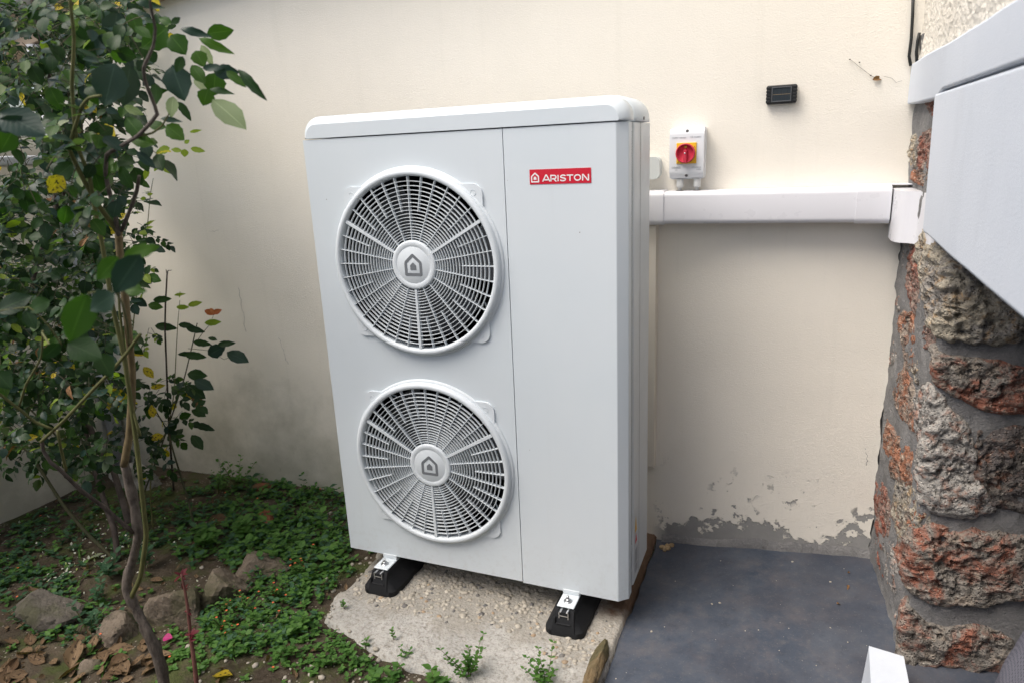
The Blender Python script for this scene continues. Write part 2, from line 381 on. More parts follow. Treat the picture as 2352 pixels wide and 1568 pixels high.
MT['pink'] = m_leaf('pink_petal', (.40, .03, .16), (.45, .05, .19), None, .5, .3)
def m_bark(name, a, b, sc1=60, d=.004):
    k = NB(name); n = k.noise(sc1, 6, .7, stretch=(1, 1, .35)); n2 = k.noise(12, 5); c = k.mix(k.rng(n, .35, .65), a, b); c = k.mix(k.rng(n2, .5, .7, 0, .4), c, tuple(x*1.5 for x in b))
    k.bump(n, d, 1.0); return k.fin(c, .8, .3)
MT['bark'] = m_bark('rose_bark', (.055, .045, .038), (.16, .135, .115), 55, .010)
MT['bark_dark'] = m_bark('rose_bark_dark', (.045, .036, .032), (.10, .08, .07))
MT['cane'] = m_bark('green_cane', (.07, .078, .026), (.115, .115, .042), 40, .0012)
MT['cane_tan'] = m_bark('tan_cane', (.10, .075, .036), (.17, .13, .07), 50, .0015)
MT['cane_dark'] = m_bark('dark_cane', (.035, .042, .02), (.07, .065, .035), 40, .001)
MT['shoot'] = m_bark('red_shoot_bark', (.10, .038, .032), (.16, .075, .06), 40, .001)
MT['burnt'] = m_bark('burnt_stick', (.014, .012, .010), (.04, .028, .018), 60, .001)
def m_fabric():
    k = NB('mesh_fabric'); x, y, z = k.xyz(); v = k.voro(260, rand=.1)
    c = k.mix(k.ramp(v, [(.30, 1.0), (.42, 0.0)]), (.155, .155, .185), (.05, .05, .065)); k.bump(v, .002, .8); return k.fin(c, .85, .2)
MT['fabric'] = m_fabric()
def m_pebble(name, a, b):
    k = NB(name); ob = k.n('ShaderNodeObjectInfo'); c = k.mix(ob.outputs['Random'], a, b); c = k.mix(k.rng(k.noise(120, 4), .4, .7, 0, .4), c, (.25, .22, .18)); return k.fin(c, .7, .35)
MT['pebble'] = m_pebble('pebble_pale', (.34, .31, .26), (.50, .46, .39))
MT['pebble_tan'] = m_pebble('pebble_tan', (.34, .24, .15), (.40, .31, .21))
MT['pebble_dark'] = m_pebble('pebble_dark', (.10, .10, .105), (.16, .155, .15))
MT['debris'] = m_pebble('wall_debris', (.36, .25, .12), (.44, .32, .18))

# ================================================================== SETTING
def gz(x, y):
    h = -.122 + .016 * fbm(x*2.2, y*2.2, 3.0) + .006 * fbm(x*11, y*11, 1.0)
    h -= .05 * max(0, min(1, (-x - 1.2) / 1.0))
    if x > .85: h -= .10 * min(1, (x-.85)/.12)
    return h
xs = [-20, -10, -5, -3.2] + list(np.linspace(-2.6, 1.1, 190)) + [2, 5, 10, 20]
ys = [-20, -10, -5, -3.2] + list(np.linspace(-2.0, .62, 140)) + [2, 6, 20]
tag(link('ground', grid_mesh('ground', xs, ys, lambda x, y: (x, y, gz(x, y))), MT['soil']), kind='structure')
# painted floor
def fz(x, y): return -.120 + .055 * max(0, x - 1.02) / .7 * (1 - .35 * max(0, -y)) + .0015 * fbm(x*5, y*5)
def fedge(y): return .997 + .010 * fbm(y*9, 2.2, 0, 5) + (.006 if y > .1 else 0)
me = grid_mesh('paved_floor', np.linspace(0, 1, 50), np.linspace(-2.6, .66, 120),
               lambda u, y: ((lambda x: (x, y, fz(x, y)))(fedge(y) * (1-u) + 2.7 * u)))
tag(link('paved_floor', me, MT['floor']), kind='structure')
# concrete pad: outline from the photograph, blurred into the soil
PADP = [(-.02, .60), (-.005, .30), (.012, .12), (.03, -.08), (.038, -.19), (.05, -.258), (.11, -.285), (.20, -.318), (.29, -.345), (.40, -.372), (.55, -.39), (.68, -.40), (.80, -.43), (.90, -.50), (.995, -.56), (.999, -.2), (1.0, .2), (1.004, .60)]
def pdist(x, y, P=PADP):
    inside = False; d = 9; n = len(P)
    for i in range(n):
        ax, ay = P[i]; bx, by = P[(i+1) % n]
        t = max(0, min(1, ((x-ax)*(bx-ax)+(y-ay)*(by-ay))/((bx-ax)**2+(by-ay)**2))); d = min(d, math.hypot(x-ax-t*(bx-ax), y-ay-t*(by-ay)))
        if (ay > y) != (by > y) and x < (bx-ax)*(y-ay)/(by-ay)+ax: inside = not inside
    return d if inside else -d
PZ = -.100
def padz(x, y):
    d = pdist(x, y) + .022 * fbm(x*14, y*14, 7, 5) * (1 if x < .93 else .25)
    soft = .045 if y < -.2 else .016
    t = max(0, min(1, d / soft + .35)); t = t*t*(3-2*t)
    h = PZ - .055 * (1-t) + .0035 * fbm(x*22, y*22, 5, 4)
    if y < -.2: h -= .03 * min(1, (-.2-y)/.35)
    if x > .90 and y > .03: h += .004 * fbm(x*50, y*50, 2)
    return h
me = grid_mesh('concrete_pad', np.linspace(-.06, 1.0, 120), np.linspace(-.62, .60, 135), lambda x, y: (x, y, padz(x, y)))
pad = tag(link('concrete_pad', me, MT['pad']), kind='structure')

# pebbles of the exposed aggregate
def pebble_mesh(i):
    bm = bmesh.new(); bmesh.ops.create_icosphere(bm, subdivisions=1, radius=1)
    r = random.Random(i)
    for v in bm.verts: v.co *= 1 + r.uniform(-.16, .16)
    for v in bm.verts: v.co.z *= .62; v.co.x *= 1.25
    me = bpy.data.meshes.new('pebble'); bm.to_mesh(me); bm.free(); smooth(me); return me
PM = {m: [pebble_mesh(j*7+i) for i in range(4)] for j, m in enumerate(('pebble', 'pebble_tan', 'pebble_dark'))}
for m, L in PM.items():
    for me in L: me.materials.append(MT[m])
pts = []
tries = 0
while len(pts) < 1500 and tries < 60000:
    tries += 1
    x, y = random.uniform(.06, .985), random.uniform(-.22, .40)
    if x > .9 and y > .02: continue
    lim = -.13 + .05 * fbm(x*6, 1.5) - (.05 if x > .8 else 0)
    if y < lim or pdist(x, y) < .03: continue
    r = random.choice((.0045, .0055, .0065, .008, .010)) * random.uniform(.8, 1.15)
    pts.append((x, y, r))
pts.sort(key=lambda p: (p[1] > .02, -p[2]))
rest = MB()
ico = PM['pebble'][0]; iv = [v.co.copy() for v in ico.vertices]; iff = [tuple(p.vertices) for p in ico.polygons]
for i, (x, y, r) in enumerate(pts):
    M = Matrix.Translation((x, y, padz(x, y) - r*.12)) @ Matrix.Rotation(random.uniform(0, 6.28), 4, 'Z') @ Matrix.Rotation(random.uniform(-.3, .3), 4, 'X') @ Matrix.Scale(r, 4)
    m = random.choices(('pebble', 'pebble_tan', 'pebble_dark'), (.82, .10, .08))[0]
    if i < 299: link('pebble', random.choice(PM[m]), None, pad, M)
    else:
        rest.m = 0 if m != 'pebble_dark' else 1
        rest.add([M @ v for v in iv], iff, True)
tag(rest.build('aggregate', [MT['pebble'], MT['pebble_dark']], pad), kind='stuff')

# ------------------------------------------------------------------ plastered house wall
XL, WTOP = -1.80, 2.15
hw = empty('house_wall', (0, .56, -.12), 'tall cream rendered house wall behind the heat pump with flaking paint at its foot', 'wall')
def edge_r(z): return 1.738 - .004*max(0, 1-abs(z-.35)/.5) + .009*fbm(z*7, 4.4, 0, 5) + .005*fbm(z*45, 1.4, 0, 3)
zs = np.concatenate([np.linspace(-.35, 1.45, 150), np.linspace(1.47, 3.6, 20)])
us = np.linspace(0, 1, 40)
V = []; Fc = []
def wallpt(u, z):
    xr = edge_r(z) if z < 1.45 else 1.745
    x = XL + (xr - XL) * u
    y = yw(x) + .003 * fbm(x*2.5, z*2.5, 8)
    if u == 1: y += .0
    return (x, y, z)
nu = len(us)
for z in zs:
    for u in us: V.append(wallpt(u, z))
nz = len(zs)
for j in range(nz-1):
    for i in range(nu-1): Fc.append((j*nu+i, j*nu+i+1, (j+1)*nu+i+1, (j+1)*nu+i))
for z in zs: V.append(wallpt(1, z))
o0 = len(V)                                                 # broken right edge and back of the coat, left end of the wall
for z in zs:
    p = wallpt(1, z); V.append((p[0], p[1]+.022, z))
for j in range(nz-1): Fc.append((o0-nz+j, o0+j, o0+j+1, o0-nz+j+1))
for z in zs: V.append(wallpt(0, z))
o1 = len(V)
for z in zs: p = wallpt(0, z); V.append((p[0], p[1]+.25, z))
for j in range(nz-1): Fc.append((o1-nz+j, o1-nz+j+1, o1+j+1, o1+j))
wl = link('render_coat', raw_mesh('render_coat', V, Fc), MT['wall'], hw)
b = MB(); b.box((XL+.02, .68, -.35), (2.2, .86, 3.6)); b.box((XL+.30, .618, -.35), (1.60, .68, 3.6)); b.build('masonry_core', MT['mortar'], hw)
b = MB(); b.add([(1.60, yw(1.6)+.024, -.35), (1.90, yw(1.9)+.020, -.35), (1.90, yw(1.9)+.020, 1.6), (1.60, yw(1.6)+.024, 1.6)], [(0, 1, 2, 3)]); b.build('undercoat', MT['mortar'], hw)
# mortar fillet at the foot of the wall over the painted floor
b = MB(); vs = []; n = 60
for i in range(n):
    x = 1.02 + (1.76-1.02)*i/(n-1); y = yw(x); z0 = fz(x, y-.03)
    e = .014*fbm(x*9, 3.3, 0, 5)
    vs += [(x, y+.001, z0+.030+e), (x, y-.006-.004*fbm(x*20, 1), z0+.018+e*.5), (x, y-.012+e*.6, z0+.005), (x, y-.016+e*.6, z0-.02)]
b.add(vs, [(i*4+k, i*4+k+1, i*4+k+5, i*4+k+4) for i in range(n-1) for k in range(3)], True); b.build('mortar_fillet', MT['mortar'], hw)
# hairline cracks
def crack(pts, r=.0009):
    P = []
    for (a, c) in zip(pts[:-1], pts[1:]):
        for t in np.linspace(0, 1, 7)[:-1]:
            px = a[0]*(1-t)+c[0]*t + random.uniform(-2, 2); py = a[1]*(1-t)+c[1]*t + random.uniform(-2, 2)
            p = at_y(px, py, .55); p = at_y(px, py, yw(p.x)-.0002); P.append(p)
    b = MB(); b.tube(P, [r*random.uniform(.5, 1.2) for _ in P], 5); b.build('hairline_crack', MT['seam'], hw)
crack([(480, 532), (505, 530)], .0006); crack([(548, 660), (558, 720), (566, 772)], .0006); crack([(640, 775), (655, 815), (662, 840)], .0006)
crack([(1988, 1030), (1992, 1055), (1990, 1072)], .0012)

# ------------------------------------------------------------------ roof verge, left garden wall, downpipe
rv = empty('roof_verge', (-1.4, .5, 1.9), 'tan roof verge board with pale gutter sloping over the rose bush', 'roof')
p0 = Vector((-3.0, .43, 1.735)); p1 = Vector((.4, .43, 2.20))
def beam(b, a, c, h, d0, d1):
    b.add([(a.x, d0, a.z), (c.x, d0, c.z), (c.x, d0, c.z+h), (a.x, d0, a.z+h), (a.x, d1, a.z), (c.x, d1, c.z), (c.x, d1, c.z+h), (a.x, d1, a.z+h)],
          [(0, 1, 2, 3), (5, 4, 7, 6), (0, 4, 5, 1), (3, 2, 6, 7), (0, 3, 7, 4), (1, 5, 6, 2)])
b = MB(); beam(b, p0, p1, .055, .46, .60); b.build('soffit_board', MT['tan'], rv, .004)
b = MB(); beam(b, p0+Vector((0, 0, .058)), p1+Vector((0, 0, .058)), .07, .43, .60); b.build('fascia_board', MT['tan'], rv, .004)
b = MB(); beam(b, p0+Vector((0, 0, .13)), p1+Vector((0, 0, .13)), .055, .36, .62); b.build('gutter', MT['gutter'], rv, .012, 3)
for i in range(12):
    t = i/11; p = p0.lerp(p1, t)+Vector((0, 0, .19)); q = p0.lerp(p1, t+1/11.5)+Vector((0, 0, .19))
    b = MB(); beam(b, p+Vector((0, 0, .0)), q+Vector((0, 0, .012)), .018, .38, .9); b.build('roof_tile', MT['tile'], rv, .006)
gw = empty('garden_wall', (-1.9, -.4, -.12), 'low grey garden wall in the shade behind the rose bush at left', 'wall')
b = MB(); b.box((-2.0, -3.0, -.4), (-1.79, .52, 1.39)); b.build('wall_body', MT['wall'], gw, .01)
b = MB(); b.box((-2.03, -3.0, 1.39), (-1.76, .515, 1.43)); b.build('coping', MT['garden_wall'], gw, .01)
b = MB(); b.box((-2.0, -4.4, -.4), (2.7, -4.2, 2.2)); b.build('unseen_blocking_wall', MT['garden_wall'], gw, .01)  # unseen wall behind the camera, added to cut low front light
b = MB(); b.box((-1.999, -4.2, -.4), (-1.791, -3.001, 1.389)); b.build('wall_body', MT['garden_wall'], gw, .01)  # unseen stretch joining the garden wall to the added light-blocking wall
dp = empty('downpipe', (-1.76, .45, -.1), 'pale grey downpipe in the shaded wall corner behind the rose', 'pipe')
b = MB(); b.tube([(-1.745, .47, -.15), (-1.745, .47, 1.0), (-1.745, .47, 1.9)], .035, 16); b.build('pipe', MT['gutter'], dp)
for z in (.35, 1.15):
    b = MB(); b.tube([(-1.745, .47, z), (-1.745, .47, z+.03)], .039, 16); b.build('pipe_clip', MT['gutter'], dp)

# ------------------------------------------------------------------ stone pier on the right
A2, B2 = Vector((1.735, .60)), Vector((1.775, .07)); LR = (B2-A2).length
def surf(u):
    """point and outward normal of the bent stone face, u metres from the plaster corner"""
    d1 = (B2-A2).normalized(); n1 = Vector((d1.y, -d1.x)); n2 = Vector((0.06, -1)).normalized(); d2 = Vector((1, .06)).normalized()
    if u < LR: p = A2 + d1*u
    else: p = B2 + d2*(u-LR)
    t = max(0, min(1, (u-LR)/.035+.5)); t = t*t*(3-2*t)
    n = (n1*(1-t)+n2*t).normalized()
    return p, n
_n1 = Vector((B2.y-A2.y, A2.x-B2.x))
def hit(px, py):
    d = ray(px, py); d2 = Vector((d.x, d.y)); t = (A2-Vector((CAM.x, CAM.y))).dot(_n1)/d2.dot(_n1); p = CAM+d*t
    u = (Vector((p.x, p.y))-A2).dot((B2-A2).normalized())
    if u < LR: return u, p.z
    # front face
    d2v = Vector((1, .06)).normalized(); nn = Vector((.06, -1)).normalized()
    t = (B2-Vector((CAM.x, CAM.y))).dot(nn)/d2.dot(nn); p = CAM+d*t
    return LR+(Vector((p.x, p.y))-B2).dot(d2v), p.z
sw = empty('stone_pier', (1.8, .3, -.1), 'rough rubble stone wall end with red and grey stones in grey mortar', 'wall')
us = np.concatenate([np.linspace(-.03, LR+.06, 70), np.linspace(LR+.08, 1.5, 40)])
def pierpt(u, z):
    p, n = surf(u); h = .010*fbm(u*7, z*7, 2) + .004*fbm(u*25, z*25, 4)
    q = p + n*h; return (q.x, q.y, z)
me = grid_mesh('mortar_core', us, np.linspace(-.3, 1.62, 130), pierpt)
link('mortar_core', me, MT['mortar'], sw)
def stone(poly, mat, bulge=.03, label=None):
    P = [hit(*p) for p in poly]; mx = sum(p[0] for p in P)/len(P); mz = sum(p[1] for p in P)/len(P); P = [(mx+(a-mx)*1.23, mz+(c-mz)*1.21) for a, c in P]; cu = sum(p[0] for p in P)/len(P); cz = sum(p[1] for p in P)/len(P)
    # resample outline
    seg = []; n = len(P)
    for i in range(n):
        a, c = P[i], P[(i+1) % n]
        for t in np.linspace(0, 1, 10)[:-1]: seg.append((a[0]*(1-t)+c[0]*t, a[1]*(1-t)+c[1]*t))
    for _ in range(1):
        seg = [tuple((np.array(seg[i-1])+2*np.array(seg[i])+np.array(seg[(i+1) % len(seg)]))/4) for i in range(len(seg))]
    m = len(seg); rings = [1.0, .985, .965, .94]+[.91-.87*i_/24 for i_ in range(25)]; V = []
    sd_ = random.uniform(0, 99)
    for r in rings:
        for (u, z) in seg:
            jit = 1+.10*fbm(u*28, z*28, sd_, 4)*r**6
            uu, zz = cu+(u-cu)*r*jit, cz+(z-cz)*r*jit
            p, nn = surf(uu); prof = (1-r**9)**.5 if r < 1 else 0
            nz_ = fbm(uu*22, zz*22, sd_, 4)
            pit = max(0, fbm(uu*60, zz*60, sd_+5, 3)-.25)
            h = -.006 + .50*bulge*prof*(1+.45*nz_) + .008*prof*fbm(uu*55, zz*55, sd_+2, 5) - .030*prof*pit
            q = p+nn*h; V.append((q.x, q.y, zz))
    p, nn = surf(cu); q = p+nn*(bulge*.52-.006); V.append((q.x, q.y, cz))
    Fs = [(i*m+k, i*m+(k+1) % m, (i+1)*m+(k+1) % m, (i+1)*m+k) for i in range(len(rings)-1) for k in range(m)]
    Fs += [((len(rings)-1)*m+k, (len(rings)-1)*m+(k+1) % m, len(V)-1) for k in range(m)]
    return link('stone', raw_mesh('stone', V, Fs), MT[mat], sw)
def z8(L): return [(1952.3+.4397*a, 516.8+.4395*b_) for a, b_ in L]
def z7(L): return [(1722.7+.2677*a, 1148.4+.2677*b_) for a, b_ in L]
def zU(L): return [(1894.9+.3662*a, .3662*b_) for a, b_ in L]
stone(z8([(340,125),(370,135),(383,240),(385,450),(355,470),(315,400),(295,270),(305,190)]), 'stone_red', .02)
stone(z8([(270,480),(320,470),(340,560),(340,650),(330,735),(292,745),(285,650),(262,560)]), 'stone_orange', .02)
stone(z8([(395,495),(430,505),(445,590),(440,655),(400,640),(378,580)]), 'stone_red', .02)
stone(z8([(280,760),(305,800),(332,900),(340,1065),(285,1020),(248,950),(232,880)]), 'stone_orange', .022)
stone(z8([(400,830),(440,880),(475,960),(440,1060),(372,1120),(348,1060),(345,900)]), 'stone_grey', .024)
stone(z8([(200,1035),(245,1110),(295,1130),(322,1185),(322,1320),(280,1350),(218,1290),(188,1150)]), 'stone_orange', .024)
stone(z8([(480,985),(590,1060),(640,1180),(640,1300),(730,1440),(640,1495),(430,1480),(375,1340),(370,1210),(430,1080)]), 'stone_grey', .05)
stone(z8([(250,1345),(300,1370),(345,1400),(372,1500),(375,1570),(365,1640),(300,1690),(260,1640),(235,1500)]), 'stone_pale', .024)
stone(z8([(150,1330),(190,1410),(205,1500),(205,1640),(170,1700),(140,1600),(135,1430)]), 'stone_red', .018)
stone(z8([(300,60),(345,60),(340,110),(300,180),(285,230),(270,200)]), 'stone_grey', .015)
stone(z8([(245,360),(275,390),(262,440),(240,450)]), 'stone_grey', .012)
stone(z8([(190,640),(232,600),(230,700),(200,740)]), 'stone_grey', .012)
stone(z8([(322,690),(360,690),(365,790),(345,830),(325,770)]), 'stone_pale', .014)
stone(z8([(412,60),(470,150),(560,210),(700,330),(900,480),(905,560),(740,575),(600,580),(510,570),(450,520),(430,380),(390,220),(395,110)]), 'stone_pale', .055)
stone(z8([(455,650),(510,690),(700,720),(960,770),(960,950),(740,960),(640,920),(550,875),(475,830)]), 'stone_mixed', .05)
stone(z8([(680,1080),(960,1080),(960,1480),(745,1440),(665,1300),(660,1180)]), 'stone_dark', .045)
stone(z7([(1430,275),(1560,255),(1750,290),(2000,310),(2330,360),(2420,700),(2100,830),(1800,845),(1560,835),(1410,740),(1345,600),(1315,420)]), 'stone_mixed', .055)
stone(z7([(1345,905),(1440,965),(1540,1060),(1700,1095),(1900,1080),(2100,1150),(2250,1300),(2250,1640),(1320,1640),(1300,1300)]), 'stone_mixed', .05)
stone(z7([(1230,30),(1440,20),(1462,150),(1410,245),(1340,290),(1275,300),(1235,150)]), 'stone_orange', .022)
stone(z7([(1155,405),(1235,390),(1272,560),(1290,740),(1225,765),(1175,650),(1142,500)]), 'stone_grey', .02)
stone(z7([(1250,950),(1290,930),(1300,1190),(1255,1190)]), 'stone_grey', .012)
stone(z7([(1085,330),(1120,380),(1130,640),(1100,560),(1080,450)]), 'stone_red', .014)
stone(zU([(560,850),(598,885),(590,1010),(550,1050),(520,1010),(520,910)]), 'stone_pale', .02)
stone(zU([(612,850),(670,820),(670,1060),(590,1050),(600,950)]), 'stone_red', .024)
stone(zU([(560,1070),(680,1060),(680,1180),(600,1160),(540,1120)]), 'stone_orange', .02)
stone(zU([(640,640),(720,600),(720,740),(660,720)]), 'stone_red', .02)

# white rendered upper part that overhangs the pier, and the roughcast above
ov = empty('rendered_overhang', (2.1, -.7, 1.1), 'white rendered wall box overhanging the stone pier at the right edge', 'wall')
b = MB(); n = 30; zlow = []
ys_ = np.concatenate([[.215], np.linspace(.10, -4.19, n-1)])
vs = []
for y in ys_:
    zl = 1.112 + .0 * y + .004*fbm(y*6, 1.1) - .012*max(0, min(1, (.2-y)/.9))
    e = .045 if y > .19 else 0
    vs += [(1.726, y-e, zl), (1.726, y, 1.443), (2.7, y-e, zl), (2.7, y, 1.443)]
b.add(vs, [(i*4, i*4+4, i*4+5, i*4+1) for i in range(n-1)] + [(i*4, i*4+2, i*4+6, i*4+4) for i in range(n-1)] + [(i*4+1, i*4+5, i*4+7, i*4+3) for i in range(n-1)] + [(0, 1, 3, 2), (n*4-4, n*4-2, n*4-1, n*4-3)])
b.build('lower_panel', MT['white_render'], ov, .008, 2, 50)
b = MB(); n = 40; vs = []
for y in np.linspace(.595, -4.19, n):
    lo = 1.432 + .006*fbm(y*11, 7) if y > .19 else 1.447
    vs += [(1.712+.02*(.6-y)/.4 if y > .19 else 1.724, y, lo), (1.714 if y > .19 else 1.724, y, 1.545+.004*fbm(y*8, 3)), (2.7, y, lo), (2.7, y, 1.545)]
b.add(vs, [(i*4, i*4+4, i*4+5, i*4+1) for i in range(n-1)] + [(i*4, i*4+2, i*4+6, i*4+4) for i in range(n-1)] + [(i*4+1, i*4+5, i*4+7, i*4+3) for i in range(n-1)] + [(0, 1, 3, 2), (n*4-4, n*4-2, n*4-1, n*4-3)])
b.build('upper_band', MT['white_render'], ov, .006, 2, 50)
rc = empty('roughcast_wall', (2.0, -.5, 1.55), 'cream pebbledash wall above the white rendered band at top right', 'wall')
me = grid_mesh('roughcast_coat', np.linspace(.60, -2.6, 220), np.linspace(1.53, 3.4, 130),
     lambda y, z: (1.735 - .006*abs(fbm(y*26, z*26, 3, 4)) - .005*fbm(y*60, z*60, 6, 3), y, z))
link('roughcast_coat', me, MT['roughcast'], rc)
b = MB(); b.box((1.76, -4.19, 1.55), (2.7, .66, 3.4)); b.build('roughcast_core', MT['mortar'], rc)
b = MB(); b.box((1.885, -1.9, -.3), (2.2, -.62, 1.095)); b.build('light_blocking_pier', MT['mortar'], ov)  # unseen pier added to keep camera-side light off the front stones
b = MB(); b.box((2.25, -4.19, -.3), (2.69, .02, 1.09)); b.build('recess_light_blocker', MT['mortar'], ov)  # unseen wall added to shut out side light under the overhang
# two black cables in the corner above the band
for pts_, lab in (([(2098, -20), (2096, 40), (2093, 90), (2088, 130), (2092, 152)], 'longer black cable running up the corner beside the roughcast wall'),
                  ([(2112, 76), (2108, 95), (2105, 120), (2106, 146)], 'short black cable end sticking out above the white band')):
    P = [at_y(x, y, .588) for x, y in pts_]; b = MB(); b.tube(P, .0042, 8)
    o = empty('black_cable', P[-1], lab, 'cable'); b.build('cable_sheath', MT['cable'], o)

# ================================================================== HEAT PUMP
W, H, DEP = 1.016, 1.416, .31
hp = empty('heat_pump', (W/2, DEP/2, 0), 'large white heat pump outdoor unit with two round fan grilles and red badge', 'heat pump')
XD = .671
def rect_hole_front(b, x0, x1, z0, z1, y, holes):
    pass
# left front panel with two round openings (front skin made from polar patches)
def front_panel():
    b = MB(); cells = [(.004, XD-.0008, 0.0, .708), (.004, XD-.0008, .708, H-.002)]
    for (x0, x1, z0, z1), (cx, cz) in zip(cells, ((.370, .380), (.370, 1.036))):
        N = 96; ri = .266
        inner = []; outer = []
        for k in range(N):
            t = 2*math.pi*k/N; c, s = math.cos(t), math.sin(t)
            inner.append((cx+ri*c, 0, cz+ri*s))
            tx = ((x1-cx) if c > 0 else (x0-cx))/c if abs(c) > 1e-6 else 1e9
            tz = ((z1-cz) if s > 0 else (z0-cz))/s if abs(s) > 1e-6 else 1e9
            q = min(tx, tz); outer.append((cx+q*c, 0, cz+q*s))
        # corners snap
        for (qx, qz) in ((x0, z0), (x1, z0), (x1, z1), (x0, z1)):
            k = min(range(N), key=lambda k: (outer[k][0]-qx)**2+(outer[k][2]-qz)**2); outer[k] = (qx, 0, qz)
        b.add(inner+outer, [(k, (k+1) % N, N+(k+1) % N, N+k) for k in range(N)])
        back = [(x, .10, z) for x, _, z in inner]
        b.add(inner+back, [(k, N+k, N+(k+1) % N, (k+1) % N) for k in range(N)], True)
    # left bevel and flange, bottom return, divider return
    b.add([(.004, 0, 0), (.004, 0, H-.002), (0, .007, H-.002), (0, .007, 0.003), (0, .05, H-.002), (0, .05, .003)], [(0, 3, 2, 1), (3, 5, 4, 2)])
    b.add([(.004, 0, 0), (XD-.0008, 0, 0), (XD-.0008, .03, .0), (.004, .03, 0)], [(0, 1, 2, 3)])
    b.add([(XD-.0008, 0, 0), (XD-.0008, 0, H-.002), (XD-.0008, .02, H-.002), (XD-.0008, .02, 0)], [(0, 1, 2, 3)])
    o = b.build('fan_panel', MT['unit'], hp); return o
front_panel()
b = MB()                                                    # service panel with wide chamfer on the right corner
prof = [(XD+.0008, .02), (XD+.0008, 0), (.988, 0), (W, .024), (W, .062), (.99, .062)]
b.prism(prof, lambda x, y, z: (x, y, z), -.004, H-.002); b.build('service_panel', MT['unit'], hp, .0025, 2, 25)
b = MB(); b.box((XD-.02, .012, .0), (XD+.02, .02, H)); b.build('panel_seam', MT['seam'], hp)
# side, groove and rear shell
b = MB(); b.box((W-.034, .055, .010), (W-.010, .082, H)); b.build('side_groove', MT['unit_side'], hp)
b = MB()
prof = [(.0, .075), (.0, DEP), (W, DEP), (W, .082)]
b.prism([(.004, .055), (W-.004, .083), (W, .090), (W, DEP-.006), (W-.006, DEP), (.006, DEP), (0, DEP-.006), (0, .062)][::-1], lambda x, y, z: (x, y, z), .004, H-.002)
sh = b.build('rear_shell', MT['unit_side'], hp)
# shell must be open behind the fans: cut with a boolean-free trick is not needed, the fan wells are built in front of it
me = sh.data; bm = bmesh.new(); bm.from_mesh(me)
ff = [f for f in bm.faces if abs(f.normal.y) > .9 and f.calc_center_median().y < .1]
bmesh.ops.delete(bm, geom=ff, context='FACES'); bm.to_mesh(me); bm.free()
b = MB(); b.add([(W+.0008, .165, .004), (W+.0008, .168, .004), (W+.0008, .168, H), (W+.0008, .165, H)], [(0, 1, 2, 3)]); b.build('side_fold', MT['seam'], hp)
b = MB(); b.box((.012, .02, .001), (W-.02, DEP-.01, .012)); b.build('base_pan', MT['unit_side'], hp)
b = MB(); b.box((.02, DEP-.02, .02), (W-.02, DEP-.012, H-.02)); b.build('coil', MT['coil'], hp)
b = MB(); b.box((XD+.01, .03, .02), (XD+.02, DEP-.03, H-.02)); b.build('inner_bulkhead', MT['dark'], hp)
# lid: rounded profile front and rear
def lid_outline(x0, x1, z0, z1, r, n=10):
    P = [(x0, z0), (x1, z0)]
    for k in range(n+1): t = (math.pi/2)*k/n; P.append((x1-r+r*math.cos(t), z1-r+r*math.sin(t)))
    for k in range(n+1): t = math.pi/2+(math.pi/2)*k/n; P.append((x0+r+r*math.cos(t), z1-r+r*math.sin(t)))
    return P
def lid(name, secs, z0, x0, x1, z1, r, parent=hp):
    """secs: list of (y, inset) front to back"""
    b = MB(); rows = []
    for y, ins in secs:
        P = lid_outline(x0+ins, x1-ins, z0, z1-ins, max(.004, r-ins*.8)); rows.append([(x, y, z) for x, z in P])
    m = len(rows[0]); V = [p for r_ in rows for p in r_]
    fs = [(i*m+k, i*m+(k+1) % m, (i+1)*m+(k+1) % m, (i+1)*m+k) for i in range(len(rows)-1) for k in range(m)]
    b.add(V, fs, True); b.add(rows[0], [tuple(range(m))]); b.add(rows[-1], [tuple(range(m))[::-1]])
    return b.build(name, MT['unit'], parent)
lz = 1.482
lo_ = lid('front_lid', [(-.003, .024), (-.002, .0225), (.003, .017), (.012, .008), (.020, .003), (.030, 0), (.068, 0), (.073, .004)], H+.0015, -.004, W+.003, lz, .056)
lid('lid_groove', [(.070, .022), (.104, .022)], H+.0015, -.004, W+.003, lz, .056)
lid('rear_lid', [(.100, .006), (.106, 0), (.28, 0), (.300, .004), (.312, .016)], H+.0015, -.003, W+.003, lz+.004, .060)
b = MB(); b.lathe([(.0, -.003), (.0045, -.003), (.0045, 0)], lambda x, y, h: (W+.003-h*1.0, .195+x, H+.010+y), 16); b.build('lid_screw', MT['screw'], hp)
